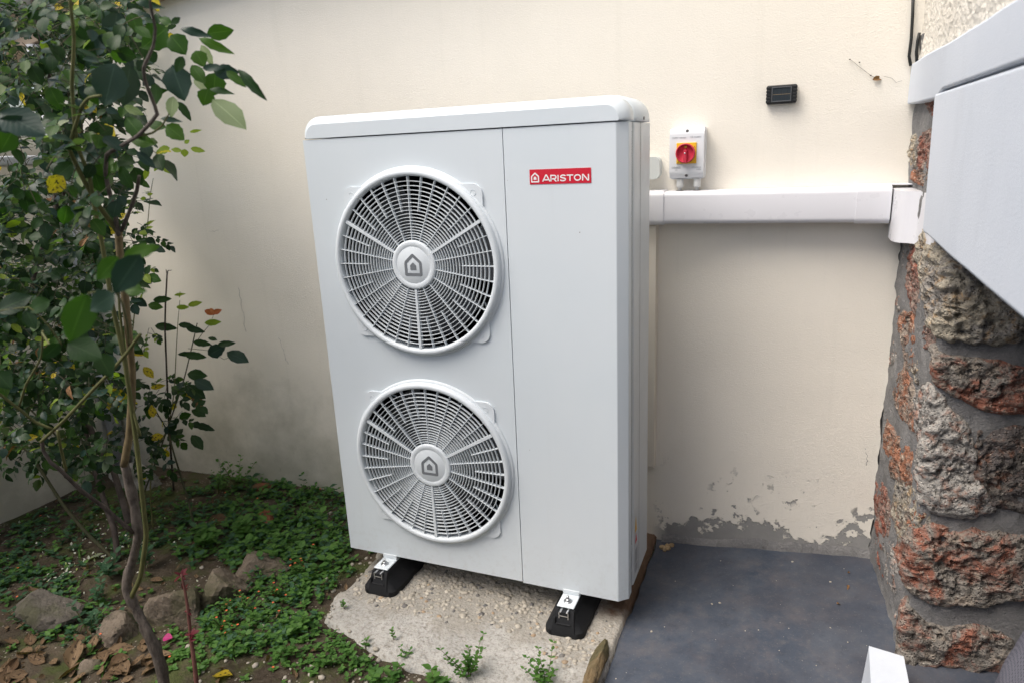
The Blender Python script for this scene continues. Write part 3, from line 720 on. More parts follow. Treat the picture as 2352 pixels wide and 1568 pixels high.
# red badge with emblem and word
bx0, bx1, bz0, bz1 = .7465, .9205, 1.263, 1.3025
bd = MB(); bd.box((bx0, -.0012, bz0), (bx1, .0002, bz1)); badge = bd.build('badge', MT['red_label'], hp)
def house(b, cx, cz, s, y, th):
    """outline pentagon and small solid house; s = width"""
    def pent(k, up): w_ = s*k/2; return [(cx-w_, cz-w_*1.0-.0*s), (cx+w_, cz-w_*1.0), (cx+w_, cz+w_*.42), (cx, cz+w_*1.30), (cx-w_, cz+w_*.42)]
    def rnd(P, r):
        Q = []
        for i in range(len(P)):
            p = Vector(P[i]); a = (Vector(P[i-1])-p).normalized(); c = (Vector(P[(i+1) % len(P)])-p).normalized()
            for t in (0, .25, .5, .75, 1): Q.append(tuple(p + a*r*(1-t)**2 + c*r*t**2))
        return Q
    O = rnd(pent(1.0, 0), s*.10); I = rnd(pent(.70, 0), s*.03); m = len(O)
    V = [(x, y, z) for x, z in O]+[(x, y, z) for x, z in I]+[(x, y+th, z) for x, z in O]
    b.add(V, [(k, (k+1) % m, m+(k+1) % m, m+k) for k in range(m)]); b.add(V, [(k, 2*m+k, 2*m+(k+1) % m, (k+1) % m) for k in range(m)])
    S = rnd([(x-0, z-s*.03) for x, z in pent(.34, 0)], s*.03); b.add([(x, y, z) for x, z in S], [tuple(range(m))])
b = MB(); house(b, .7625, 1.2795, .0235, -.0017, .0006); b.build('house_emblem', MT['white_ink'], badge)
def text(name, s, loc, size, mat, parent, sx=1.0, offset=0.0, rot=(R_(90), 0, 0), align='LEFT', space=1.0, shear=0):
    cu = bpy.data.curves.new(name, 'FONT'); cu.body = s; cu.size = size; cu.offset = offset; cu.extrude = .0003; cu.align_x = align
    cu.space_character = space; cu.shear = shear; cu.materials.append(mat)
    tmp = bpy.data.objects.new(name, cu); me = bpy.data.meshes.new_from_object(tmp); bpy.data.objects.remove(tmp)
    me.name = name; o = bpy.data.objects.new(name, me); col.objects.link(o); o.parent = parent
    off = OFF.get(parent.name, Vector((0, 0, 0)))
    o.location = Vector(loc)-off; o.rotation_euler = rot; o.scale = (sx, 1, 1); OFF[o.name] = Vector((0, 0, 0)); return o
def ribbon(b, pts, wd, fn, closed=False):
    P = [Vector(p) for p in pts]; n = len(P); L = []; R = []
    for i in range(n):
        a = P[i-1] if (i > 0 or closed) else None; c = P[(i+1) % n] if (i < n-1 or closed) else None
        d1 = (P[i]-a).normalized() if a is not None else None; d2 = (c-P[i]).normalized() if c is not None else None
        d = ((d1 or d2)+(d2 or d1)).normalized(); nn = Vector((-d.y, d.x)); k = 1.0
        if d1 and d2: k = 1/max(.5, nn.dot(Vector((-d1.y, d1.x))))
        L.append(P[i]+nn*wd*.5*k); R.append(P[i]-nn*wd*.5*k)
    V = [fn(p.x, p.y) for p in L]+[fn(p.x, p.y) for p in R]
    b.add(V, [(i, (i+1) % n, n+(i+1) % n, n+i) for i in range(n if closed else n-1)])
def arc(cx, cy, rx, ry, a0, a1, n=10): return [(cx+rx*math.cos(R_(a0+(a1-a0)*i/n)), cy+ry*math.sin(R_(a0+(a1-a0)*i/n))) for i in range(n+1)]
GL = {'A': [[(-.06, 0), (.40, 1), (.52, 1), (.98, 0)], [(.17, .27), (.75, .27)]], 'R': [[(.1, 0), (.1, .93), (.52, .93)]+arc(.56, .66, .27, .27, 90, -90)+[(.1, .39)], [(.5, .39), (.87, -.03)]], 'I': [[(.1, 0), (.1, 1)]],
      'S': [arc(.52, .70, .36, .23, 25, 200, 9)+[(.45, .52), (.62, .47)]+arc(.46, .285, .38, .215, 25, -165, 9)], 'T': [[(0, .91), (.94, .91)], [(.47, .91), (.47, 0)]], 'O': [arc(.52, .5, .42, .42, 0, 345, 23)], 'N': [[(.1, 0), (.1, .93), (.2, .93), (.80, .07), (.9, .07), (.9, 1)]]}
ADV = {'A': 1.03, 'R': 1.02, 'I': .30, 'S': 1.0, 'T': 1.0, 'O': 1.13, 'N': 1.06}
hgt = .0168; pen = .7855; sxl = (.9165-.7855)/sum(ADV[c_] for c_ in 'ARISTON')
for c_ in 'ARISTON':
    b = MB()
    for q_, st_ in enumerate(GL[c_]): ribbon(b, [(x*sxl, z*hgt) for x, z in st_], .0033, lambda x, z: (pen+x, -.0017-.0001*q_, 1.2695+z), c_ == 'O')
    b.build('letter', MT['white_ink'], badge); pen += ADV[c_]*sxl
# stickers on the side of the unit
for i, (y, z, h, mk) in enumerate(((.035+.07, .205, .055, 'yellow'), (.108, .155, .035, 'red_label'), (.11, .09, .05, 'print'), (.112, .045, .03, 'print'))):
    b = MB(); b.add([(W+.0009, y, z-h/2), (W+.0009, y+.03, z-h/2), (W+.0009, y+.015, z+h/2)] if i < 2 else [(W+.0009, y, z-h/2), (W+.0009, y+.035, z-h/2), (W+.0009, y+.035, z+h/2), (W+.0009, y, z+h/2)], [(0, 1, 2)] if i < 2 else [(0, 1, 2, 3)])
    b.build('warning_sticker', MT[mk], hp)
b = MB(); b.box((W-.0115, .064, 1.22), (W-.0095, .074, 1.31)); b.build('red_tag', MT['red_label'], hp)

# fan grilles
def grille(cx, cz):
    f = lambda x, y, h: (cx+x, -h, cz+y)
    hw_, r = .2335, .030; g = None
    g = None; lugs = []                                     # four corner lugs of the square backing plate
    for (sx, sz) in ((1, 1), (-1, 1), (-1, -1), (1, -1)):
        e0 = math.sqrt(.2665**2-hw_**2); Q = [(hw_-.012, e0-.02), (hw_, e0+.03)]
        for k in range(9): t = R_(90*k/8); Q.append((hw_-r+r*math.cos(t), hw_-r+r*math.sin(t)))
        Q += [(e0+.03, hw_), (e0-.02, hw_-.012)]; a0 = math.atan2(Q[-1][1], Q[-1][0]); a1 = math.atan2(Q[0][1], Q[0][0])
        for k in range(1, 10): a = a0+(a1-a0)*k/10; Q.append((.2640*math.cos(a), .2640*math.sin(a)))
        Q = [(sx*x, sz*z) for x, z in Q]
        b = MB(); b.prism(Q, f, -.001, .006); lugs.append(b)
    b = MB(); b.lathe([(.2815, -.001), (.281, .014), (.2785, .020), (.274, .0225), (.268, .0225), (.2640, .0205), (.2620, .016), (.2612, .0), (.2612, -.012)], f, 112); g = b.build('fan_grille', MT['grille'], hp)
    for b in lugs: b.build('corner_lug', MT['grille'], g, .002, 2)
    b = MB(); b.lathe([(.2900, -.001), (.2890, .004), (.2865, .0062), (.281, .0066)], f, 112); b.build('rim_flange', MT['grille'], g)
    for sx in (1, -1):
        for sz in (1, -1):
            b = MB(); b.lathe([(.0092, .0055), (.0092, .0069), (.0080, .0069), (.0080, .0058), (0.0, .0058)], lambda x, y, h: f(sx*.205+x, sz*.209+y, h), 20); b.build('screw_cap', MT['grille'], g)
    # concentric slats, closer together towards the hub
    n = 18; e = [0]; 
    for k in range(n): e.append(e[-1]+1.0-.028*k)
    rs = [.2605-(.2605-.0745)*q/e[-1] for q in e][1:-1]
    for k, r in enumerate(rs):
        y0, y1 = (.0165, .0090); b = MB()
        th = .00095
        b.lathe([(r-th, y1), (r-th*.8, y0), (r+th*.8, y0), (r+th, y1)], f, 96, True, False); b.build('grille_ring', MT['grille'], g)
    for k in range(36):
        a = R_(-90+10*k); thick = k % 12 == 0; long_ = k % 2 == 0
        w_ = .0046 if thick else .0009; r0 = .070 if long_ else .160; r1 = .2615
        ca, sa = math.cos(a), math.sin(a); b = MB(); vs = []
        for h in ((.0180 if thick else .0171), .004):
            for (r, s_) in ((r0, -1), (r1, -1), (r1, 1), (r0, 1)):
                ww = w_*(.62+.38*r/r1) if thick else w_
                vs.append(f(r*ca-s_*ww*sa, r*sa+s_*ww*ca, h))
        b.add(vs, [(0, 1, 2, 3), (0, 4, 5, 1), (1, 5, 6, 2), (2, 6, 7, 3), (3, 7, 4, 0)]); b.build('grille_spoke', MT['grille'], g)
    b = MB(); b.lathe([(.0745, .002), (.0745, .0165), (.0728, .0195), (.069, .0206), (.0585, .0208), (.0570, .0198), (.0555, .0198), (.0540, .0206), (0.0001, .0208)], f, 64); b.build('hub_cap', MT['grille'], g)
    b = MB(); house(b, cx, cz-.003, .0600, -.0214, .0005); b.build('house_emblem', MT['logo'], g)
    # fan well and three blades behind
    b = MB(); b.lathe([(.2602, -.010), (.262, -.20), (.25, -.24), (.0001, -.245)], f, 64); b.build('fan_well', MT['dark'], hp)
    fan = MB(); fan.lathe([(.001, -.06), (.055, -.062), (.062, -.075), (.062, -.14)], f, 32)
    fo = fan.build('fan_rotor', MT['blade'], hp)
    for q in range(3):
        bl = MB(); vs = []; na, nr = 12, 5
        for i in range(nr):
            r = .06+.185*i/(nr-1)
            for j in range(na):
                a = R_(120*q+30)+R_(-48+96*j/(na-1))*(1-.1*i/nr); h = -.065-.07*j/(na-1)
                vs.append(f(r*math.cos(a), r*math.sin(a), h))
        bl.add(vs, [(i*na+j, i*na+j+1, (i+1)*na+j+1, (i+1)*na+j) for i in range(nr-1) for j in range(na-1)], True); bl.build('fan_blade', MT['blade'], fo)
grille(.370, 1.036); grille(.370, .380)
# brackets with bolts under the front edge
for cx in (.168, .836):
    b = MB(); b.box((cx-.028, -.064, -.019), (cx+.028, .06, -.013)); b.box((cx-.028, -.002, -.013), (cx+.028, .004, .004)); br = b.build('mounting_bracket', MT['unit'], hp, .003)
    f = lambda x, y, h: (cx+x, -.036+y, -.013+h)
    b = MB(); b.lathe([(.0135, 0), (.0135, .002), (.003, .0022)], f, 24); b.build('washer', MT['steel'], br)
    b = MB(); b.lathe([(.0085, .002), (.0085, .009), (.0045, .0095)], f, 6); b.lathe([(.0042, .009), (.0042, .019), (.0001, .0195)], f, 12); b.build('bolt', MT['steel'], br)

# rubber feet under the unit
for cx, lab in ((.168, 'black rubber mounting foot under the fan side of the heat pump'), (.836, 'black rubber mounting foot under the service panel end of the heat pump')):
    ft = empty('rubber_foot', (cx, .15, PZ), lab, 'mounting foot', 'rubber feet carrying the heat pump')
    b = MB(); rows = []
    # cross sections along the length (y): (y, half width bottom, half width top, top z)
    for (y, wb, wt, zt) in ((-.096, .036, .034, -.098), (-.095, .046, .036, -.080), (-.086, .058, .033, -.055), (-.078, .0625, .031, -.034), (-.070, .064, .030, -.0215), (-.02, .065, .030, -.0205), (.30, .065, .030, -.0205), (.37, .065, .030, -.0205), (.385, .058, .03, -.06), (.40, .045, .03, -.1)):
        rows.append([(cx-wb, y, PZ-.004), (cx-wb*.98, y, PZ+.018 if zt > -.07 else zt), (cx-wt*1.12, y, (zt-PZ)*.75+PZ), (cx-wt, y, zt), (cx+wt, y, zt), (cx+wt*1.12, y, (zt-PZ)*.75+PZ), (cx+wb*.98, y, PZ+.018 if zt > -.07 else zt), (cx+wb, y, PZ-.004)])
    m = 8; b.add([p for r in rows for p in r], [(i*m+k, i*m+(k+1) % m, (i+1)*m+(k+1) % m, (i+1)*m+k) for i in range(len(rows)-1) for k in range(m)]+[tuple(range(m)), tuple(range((len(rows)-1)*m, len(rows)*m))[::-1]])
    b.build('rubber_block', MT['rubber'], ft, .005, 3, 28)
    b = MB(); b.box((cx-.024, -.0915, -.062), (cx+.024, -.078, -.057)); b.box((cx-.03, -.0905, -.062), (cx-.024, -.07, -.040)); b.build('step_ridge', MT['rubber'], ft, .003)
    b = MB()
    for (x0, x1, z0, z1) in ((-.016, -.0135, -.044, -.0205), (.0135, .016, -.044, -.0205), (-.016, .016, -.036, -.0335), (-.016, -.008, -.0225, -.0205), (.008, .016, -.0225, -.0205)):
        b.box((cx+x0, -.0835, z0), (cx+x1, .3, z1))
    b.build('channel_rail', MT['alu'], ft)
    b = MB(); b.box((cx-.0135, -.0825, -.0335), (cx+.0135, .29, -.0226)); b.build('channel_gap', MT['dark'], ft)

# ================================================================== WALL FITTINGS
tr = empty('cable_trunking', (1.3, .55, 1.1), 'white plastic cable trunking running along the wall from heat pump to stone pier', 'trunking')
def duct(b, xa, xb, z0, z1, th, r, extra=0.0, closed=True):
    P = [(0, z0-extra)]
    R2 = r+extra; fy = th+extra
    for k in range(7): t = R_(90*k/6); P.append((fy-R2+R2*math.sin(t), z0-extra+R2-R2*math.cos(t)))
    for k in range(7): t = R_(90*k/6); P.append((fy-R2+R2*math.cos(t), z1+extra-R2+R2*math.sin(t)))
    P.append((0, z1+extra)); m = len(P)
    V = [(xa, yw(xa)-a, z) for a, z in P]+[(xb, yw(xb)-a, z) for a, z in P]
    b.add(V, [(k, k+1, m+k+1, m+k) for k in range(m-1)], True); b.add(V, [tuple(range(m)), tuple(range(2*m-1, m-1, -1))])
b = MB(); duct(b, 1.018, 1.60, 1.0985, 1.203, .082, .016); b.build('duct_cover', MT['pvc'], tr)
b = MB(); duct(b, .90, 1.024, 1.0985, 1.203, .082, .016, .0035); b.build('coupling', MT['pvc'], tr)
b = MB(); duct(b, 1.595, 1.688, 1.0985, 1.203, .082, .016, .0032); b.build('coupling', MT['pvc'], tr)
b = MB(); b.box((1.60, yw(1.6)-.045, 1.206), (1.748, yw(1.74)-.004, 1.2095)); b.build('coupling_tongue', MT['pvc'], tr, .001)
b = MB(); duct(b, 1.688, 1.6895, 1.100, 1.2015, .081, .016); b.build('duct_end_gap', MT['dark'], tr)
b = MB()                                                    # elbow that turns from the wall into the stone pier
pl = [(1.692, .575), (1.692, .470), (1.698, .440), (1.710, .424), (1.738, .412), (1.746, .395), (1.748, .215), (1.80, .20), (1.80, .575)]
b.prism(pl, lambda x, y, z: (x, y, z), 1.052, 1.197); b.build('elbow', MT['pvc'], tr, .018, 6, 40)
b = MB(); duct(b, .955, .995, .20, 1.095, .05, .012); b.build('drop_duct', MT['pvc_cream'], tr)

sb = empty('isolator_switch', (1.093, .55, 1.24), 'white isolator switch box with red rotary knob on a yellow plate', 'switch')
SX0, SX1, SZ0, SZ1 = 1.0365, 1.1465, 1.2405, 1.4035; SY = yw(1.09); SF = SY-.062
b = MB()
P = []
for (sx, sz, a0) in ((1, 1, 0), (-1, 1, 90), (-1, -1, 180), (1, -1, 270)):
    for k in range(6):
        t = R_(a0+90*k/5); P.append(((SX0+SX1)/2+sx*((SX1-SX0)/2-.010)+.010*math.cos(t), (SZ0+SZ1)/2+sz*((SZ1-SZ0)/2-.010)+.010*math.sin(t)))
b.prism(P, lambda x, z, d: (x, SY-d, z), -.01, .040); b.build('box_body', MT['box'], sb, .003, 2)
b = MB()
xa, xb = SX0+.001, SX1-.001
prof = [(SY-.040, SZ0+.004), (SF+.010, SZ0+.004), (SF+.008, SZ0+.012), (SF, SZ0+.024), (SF, SZ1-.024), (SF+.008, SZ1-.012), (SF+.010, SZ1-.004), (SY-.040, SZ1-.004)]
b.prism(prof, lambda y, z, x: (x, y, z), xa, xb); b.build('box_lid', MT['box'], sb, .0035, 3)
for z in (SZ0+.0125, SZ1-.0125):
    b = MB(); b.lathe([(.0052, -.002), (.0052, .0015), (.0040, .003), (.0001, .0034)], lambda x, y, h: ((SX0+SX1)/2+x, SF+.008-h, z+y), 20)
    s1 = b.build('screw', MT['screw'], sb)
    b = MB(); b.box(((SX0+SX1)/2-.0035, SF+.0038, z-.0006), ((SX0+SX1)/2+.0035, SF+.0050, z+.0006)); b.box(((SX0+SX1)/2-.0006, SF+.0038, z-.0035), ((SX0+SX1)/2+.0006, SF+.0050, z+.0035)); b.build('screw_slot', MT['dark'], s1)
kx, kz = 1.0915, 1.3225
b = MB(); b.box((kx-.0315, SF-.004, kz-.0325), (kx+.0315, SF+.001, kz+.0325)); pl_ = b.build('yellow_plate', MT['yellow'], sb, .0015)
f = lambda x, y, h: (kx-.002+x, SF-.004-h, kz+y)
b = MB(); b.lathe([(.0305, 0), (.0308, .010), (.0295, .0135), (.0275, .0145), (.0262, .0130), (.0258, .006), (.0001, .0055)], f, 48); kn = b.build('rotary_dial', MT['red_knob'], sb)
b = MB(); b.add([f(-.0062, -.0285, .006), f(.0062, -.0285, .006), f(.0062, .008, .006), f(0, .0135, .006), f(-.0062, .008, .006), f(-.0050, -.0285, .0185), f(.0050, -.0285, .0185), f(.0050, .0065, .0185), f(0, .0115, .0185), f(-.0050, .0065, .0185)],
    [(5, 6, 7, 8, 9), (0, 1, 6, 5), (1, 2, 7, 6), (2, 3, 8, 7), (3, 4, 9, 8), (4, 0, 5, 9)]); kb = b.build('knob_handle', MT['red_knob'], kn, .001)
b = MB(); b.lathe([(.0026, .018), (.0026, .0192), (.0001, .0194)], f, 12); b.build('knob_screw', MT['steel'], kb)
b = MB(); b.box((kx-.006, SF-.0105, kz+.0165), (kx+.002, SF-.0094, kz+.0225)); win = b.build('dial_window', MT['yellow'], kn, .0008)
text('dial_mark', 'ON', (kx-.0055, SF-.0108, kz+.0178), .0050, MT['dark'], win, .9)
b = MB(); b.tube([(kx-.029, SF-.0044, kz-.0295), (kx-.0235, SF-.0044, kz-.0285)], .0005, 5); b.tube([(kx-.0255, SF-.0044, kz-.0275), (kx-.0235, SF-.0044, kz-.0285)], .0005, 5); b.tube([(kx+.0245, SF-.0044, kz+.022), (kx+.0275, SF-.0044, kz+.016)], .0006, 5); b.build('arrow_marks', MT['dark'], pl_)
ty = SF-.0004
text('printing', 'CLIMA * concept', (SX0+.009, ty, SZ1-.0345), .0075, MT['print'], sb, .82)
text('printing', 'CE', (SX0+.066, ty, SZ1-.0345), .0085, MT['print'], sb, .9)
text('printing', 'EN 60947-3', (SX0+.0785, ty, SZ1-.0340), .0055, MT['print'], sb, .78)
text('printing', 'UNIVERSEL', (SX0+.009, ty, SZ0+.0350), .0090, MT['print'], sb, .66, .0002)
text('printing', 'IP54', (SX0+.0200, ty, SZ0+.0275), .0062, MT['print'], sb, .7)
text('printing', '32A/25A/20A/16A', (SX1-.0085, ty, SZ0+.0350), .0066, MT['print'], sb, .60, align='RIGHT')
text('printing', '4p/3p/2p', (SX1-.0085, ty, SZ0+.0285), .0062, MT['print'], sb, .66, align='RIGHT')
for gx in (1.0685, 1.1235):
    f = lambda x, y, h: (gx+x, SY-.034+y, SZ0-h)
    b = MB(); b.lathe([(.0118, -.002), (.0118, .008)], f, 8); b.lathe([(.0112, .008), (.0115, .020), (.0100, .027), (.0065, .0275), (.0065, .040)], f, 24); b.build('cable_gland', MT['gland'], sb)
    b = MB(); b.lathe([(.0140, .0362), (.0001, .0364)], f, 20); b.build('entry_hole', MT['dark'], sb)

sl = empty('solar_lamp', (1.367, .58, 1.457), 'small black solar wall lamp with a dark cell panel on the cream wall', 'lamp')
LX0, LX1, LZ0, LZ1 = 1.3235, 1.4100, 1.4575, 1.5125; LY = yw(1.367); LF = LY-.022
b = MB(); b.box((LX0, LF, LZ0), (LX1, LY+.004, LZ1)); b.build('lamp_body', MT['black_plastic'], sl, .004, 2)
for sx in (0, 1):
    for k in range(5):
        z = LZ0+.004+k*.0098; x0 = LX0-.0012 if sx == 0 else LX1-.0105
        b = MB(); b.box((x0, LF-.0022, z), (x0+.0117, LF+.012, z+.0078)); b.build('grip_rib', MT['black_plastic'], sl, .0012)
fx0, fx1, fz0, fz1 = LX0+.0145, LX1-.0145, LZ0+.0055, LZ1-.0055
b = MB()
for (x0, x1, z0, z1) in ((fx0, fx1, fz0, fz0+.0032), (fx0, fx1, fz1-.0032, fz1), (fx0, fx0+.0032, fz0+.0033, fz1-.0033), (fx1-.0032, fx1, fz0+.0033, fz1-.0033)): b.box((x0, LF-.0035, z0), (x1, LF+.001, z1))
b.build('cell_frame', MT['frame_grey'], sl, .0008)
for k in range(4):
    wd = (fx1-fx0-.0064)/4; x0 = fx0+.0032+k*wd
    b = MB(); b.box((x0+.0006, LF-.0012, fz0+.0032), (x0+wd-.0006, LF+.0005, fz1-.0032)); b.build('solar_cell', MT['panel_glass'], sl)
b = MB(); b.box((fx0+.0032, LF-.0016, (fz0+fz1)/2-.0004), (fx1-.0032, LF-.0011, (fz0+fz1)/2+.0004)); b.build('busbar', MT['debris'], sl)
jb = empty('junction_box', (.98, .55, 1.24), 'grey rounded plastic box on the wall half hidden behind the heat pump', 'box')
b = MB(); P = []
for (sx, sz, a0) in ((1, 1, 0), (-1, 1, 90), (-1, -1, 180), (1, -1, 270)):
    for k in range(6): t = R_(a0+90*k/5); P.append((.962+sx*.023+.018*math.cos(t), 1.279+sz*.018+.018*math.sin(t)))
b.prism(P, lambda x, z, d: (x, yw(x)-d, z), -.003, .045); b.build('box_cover', MT['pvc_grey'], jb, .006, 3)
# withered leaf hanging in a cobweb on the wall
cw = empty('cobweb_leaf', at_y(2018, 181, .595), 'dry curled leaf caught on a cobweb thread high on the cream wall', 'dead leaf')
def wp(px, py, d=.006): p = at_y(px, py, .59); return at_y(px, py, yw(p.x)-d)
b = MB(); b.tube([wp(1953, 137), wp(1975, 155), wp(2000, 174), wp(2012, 180)], .0005, 5); b.tube([wp(2030, 176), wp(2048, 180), wp(2058, 190), wp(2072, 186)], .0005, 5); b.build('cobweb_thread', MT['bark'], cw)
for q in ((1952, 137), (2000, 174), (1974, 144)):
    b = MB(); p = wp(*q); b.tube([p+Vector((-.002, 0, 0)), p+Vector((.002, 0, 0))], .0016, 6); b.build('speck', MT['bark_dark'], cw)

# ================================================================== PLANTS
def leaf_mesh(name, mat, ratio, fold, curl, seg=8, twist=0.0, serr=.05, seed=0):
    r = random.Random(seed); V = []; UV = []; F = []
    for i in range(seg+1):
        t = i/seg
        wd = ratio*.5*(math.sin(math.pi*min(1, t**.86)))**.85*(1-.10*t)*1.1 if 0 < t < 1 else 0.004
        if 0 < i < seg: wd *= 1+serr*(1 if i % 2 else -1)+r.uniform(-.03, .03)
        z = -curl*t*t+.02*math.sin(3*t+seed); tw = twist*t
        for s in (-1, -.5, 0, .5, 1):
            x = s*wd; zz = z+fold*abs(s)*wd+(.03*math.sin(7*t+seed+s*2)*abs(s))
            V.append((x*math.cos(tw)-(zz-z)*math.sin(tw)*.0, t, zz+x*math.sin(tw))); UV.append((.5+.5*s, t))
    for i in range(seg):
        for j in range(4): F.append((i*5+j, i*5+j+1, i*5+j+6, i*5+j+5))
    me = bpy.data.meshes.new(name); me.from_pydata(V, [], F); smooth(me)
    uvl = me.uv_layers.new(name='UVMap')
    for lp in me.loops: uvl.data[lp.index].uv = UV[lp.vertex_index]
    at_ = me.attributes.new('tint', 'FLOAT', 'POINT'); at_.data.foreach_set('value', [r.random()]*len(V))
    me.materials.append(MT[mat]); me.update(); return me
LM = {}
def variants(mat, n=4, ratio=(.6, .75), fold=(.05, .3), curl=(.05, .3), **k):
    LM[mat] = [leaf_mesh(mat, mat, random.uniform(*ratio), random.uniform(*fold), random.uniform(*curl), seed=i*13+len(LM), **k) for i in range(n)]
for m in ('leaf', 'leaf_blue', 'leaf_mid', 'leaf_young', 'leaf_pale', 'leaf_yellow'): variants(m)
variants('leaf_red', 3, (.4, .6)); variants('shoot_red', 3, (.3, .5)); variants('leaf_brown', 3, (.3, .5), (.5, 1.0), (.2, .6))
variants('dead', 6, (.38, .62), (.2, 1.3), (-.5, .5)); variants('weed', 4, (.55, .7), (.05, .25), (.1, .35), seg=6); variants('weed_dark', 4, (.5, .65), (.05, .25), (.1, .35), seg=6)
variants('grass', 3, (.05, .09), (.3, .6), (.2, .7)) if False else None
variants('petal', 2, (.5, .7), seg=4); variants('flower', 2, (.8, .9), seg=4); variants('pink', 2, (.7, .8), (.3, .6), (-.4, .3))
WIDE = {m: [leaf_mesh(m+'_w', m, rt, .12, .12, seed=int(rt*100)) for rt in (.25, .4, .55, .72, .9)] for m in ('leaf', 'leaf_blue', 'leaf_mid', 'leaf_young', 'leaf_pale', 'leaf_yellow')}
def frame(base, d, nrm, size):
    d = d.normalized(); x = d.cross(nrm)
    if x.length < 1e-4: x = d.orthogonal()
    x.normalize(); z = x.cross(d)
    return Matrix.Translation(base) @ Matrix((x, d, z)).transposed().to_4x4() @ Matrix.Scale(size, 4)
def rv3(s=1.0): return Vector((random.gauss(0, s), random.gauss(0, s), random.gauss(0, s)))
class Plant:
    def __init__(s, root): s.root = root; s.leaves = []; s.twigs = MB()
    def leaf(s, M, me, size): s.leaves.append((M, me, size))
    def leaf_px(s, a, b_, ratio, D, mat, tilt=.35, dD=0.0):
        p, q = at(a[0], a[1], D), at(b_[0], b_[1], D+dD); d = q-p; nrm = (CAM-p).normalized()+rv3(tilt)+Vector((0, 0, .35))
        me = min(WIDE[mat], key=lambda m: abs(float(m.name.split('.')[0] and m.get('rt', 0))-ratio)) if mat in WIDE else random.choice(LM[mat])
        s.leaf(frame(p, d, nrm, d.length*1.04), me, d.length/D)
    def spray(s, base, d, nrm, n, L, mat, droop=.25):
        d = d.normalized(); side = d.cross(nrm).normalized(); rl = L*(1.0+.42*(n//2)); pts = []
        for i in range(5):
            t = i/4; pts.append(base+d*rl*t+Vector((0, 0, -droop*rl*t*t)))
        s.twigs.tube(pts, [.0011, .001, .0009, .0008, .0006], 4, False)
        dt = (pts[-1]-pts[-2]).normalized(); D = (base-CAM).dot(FWD)
        def one(p, dd, sz):
            m = mat() if callable(mat) else mat
            s.leaf(frame(p, dd+rv3(.10)+Vector((0, 0, -.12)), nrm+rv3(.28), sz), random.choice(LM[m]), sz/D)
        one(pts[-1], dt, L*random.uniform(.95, 1.15))
        for q in range(n//2):
            t = 1-.42*(q+.45)/(1.0+.42*(n//2))*1.25
            p = base+d*rl*t+Vector((0, 0, -droop*rl*t*t))
            for sg in (-1, 1): one(p, d*.55+side*sg, L*random.uniform(.72, .98)*(1-.12*q))
    def finish(s, limit=300):
        s.leaves.sort(key=lambda t: -t[2])
        for M, me, _ in s.leaves[:limit]: link('leaf', me, None, s.root, M)
        rest_ = s.leaves[limit:]
        if rest_: bulk('foliage', rest_, s.root)
        if s.twigs.v: tag(s.twigs.build('leaf_stalks', MT['cane_dark'], s.root), kind='stuff')
def bulk(name, leaves, parent):
    """many leaves as one mesh"""
    mats = []; Vs = []; Fs = []; MI = []; UVs = []; T = []; n = 0
    cache = {}
    for M, me, _ in leaves:
        if me.name not in cache:
            v = np.array([tuple(x.co) for x in me.vertices]); f_ = np.array([tuple(p.vertices) for p in me.polygons])
            uv = np.zeros((len(v), 2)); 
            for lp in me.loops: uv[lp.vertex_index] = me.uv_layers[0].data[lp.index].uv
            cache[me.name] = (v, f_, uv, me.materials[0])
        v, f_, uv, mt = cache[me.name]
        if mt not in mats: mats.append(mt)
        A = np.array(M); Vs.append(v @ A[:3, :3].T + A[:3, 3]); Fs.append(f_+n); MI.append(np.full(len(f_), mats.index(mt))); UVs.append(uv[f_].reshape(-1, 2)); T.append(np.full(len(v), random.random())); n += len(v)
    V = np.concatenate(Vs); F = np.concatenate(Fs); me = bpy.data.meshes.new(name)
    me.vertices.add(len(V)); me.vertices.foreach_set('co', V.ravel()); me.loops.add(F.size); me.loops.foreach_set('vertex_index', F.ravel())
    me.polygons.add(len(F)); me.polygons.foreach_set('loop_start', np.arange(0, F.size, 4)); me.polygons.foreach_set('loop_total', np.full(len(F), 4))
    me.polygons.foreach_set('material_index', np.concatenate(MI)); me.polygons.foreach_set('use_smooth', np.ones(len(F), bool))
    uvl = me.uv_layers.new(name='UVMap'); uvl.data.foreach_set('uv', np.concatenate(UVs).ravel())
    at_ = me.attributes.new('tint', 'FLOAT', 'POINT'); at_.data.foreach_set('value', np.concatenate(T))
    me.update(); me.validate()
    for m in mats: me.materials.append(m)
    return tag(link(name, me, None, parent), kind='stuff')
for m, L in WIDE.items():
    for me, rt in zip(L, (.25, .4, .55, .72, .9)): me['rt'] = rt
def wide(mat, ratio): return min(WIDE[mat], key=lambda m: abs(m['rt']-ratio))
def leaf_px(s, a, b_, ratio, D, mat, tilt=.35, dD=0.0):
    p, q = at(a[0], a[1], D), at(b_[0], b_[1], D+dD); d = q-p; nrm = (CAM-p).normalized()+rv3(tilt)*.6+Vector((0, 0, .25))
    me = wide(mat, ratio) if mat in WIDE else random.choice(LM[mat])
    s.leaf(frame(p, d, nrm, d.length*1.05), me, d.length/D)
Plant.leaf_px = leaf_px
CS = .60
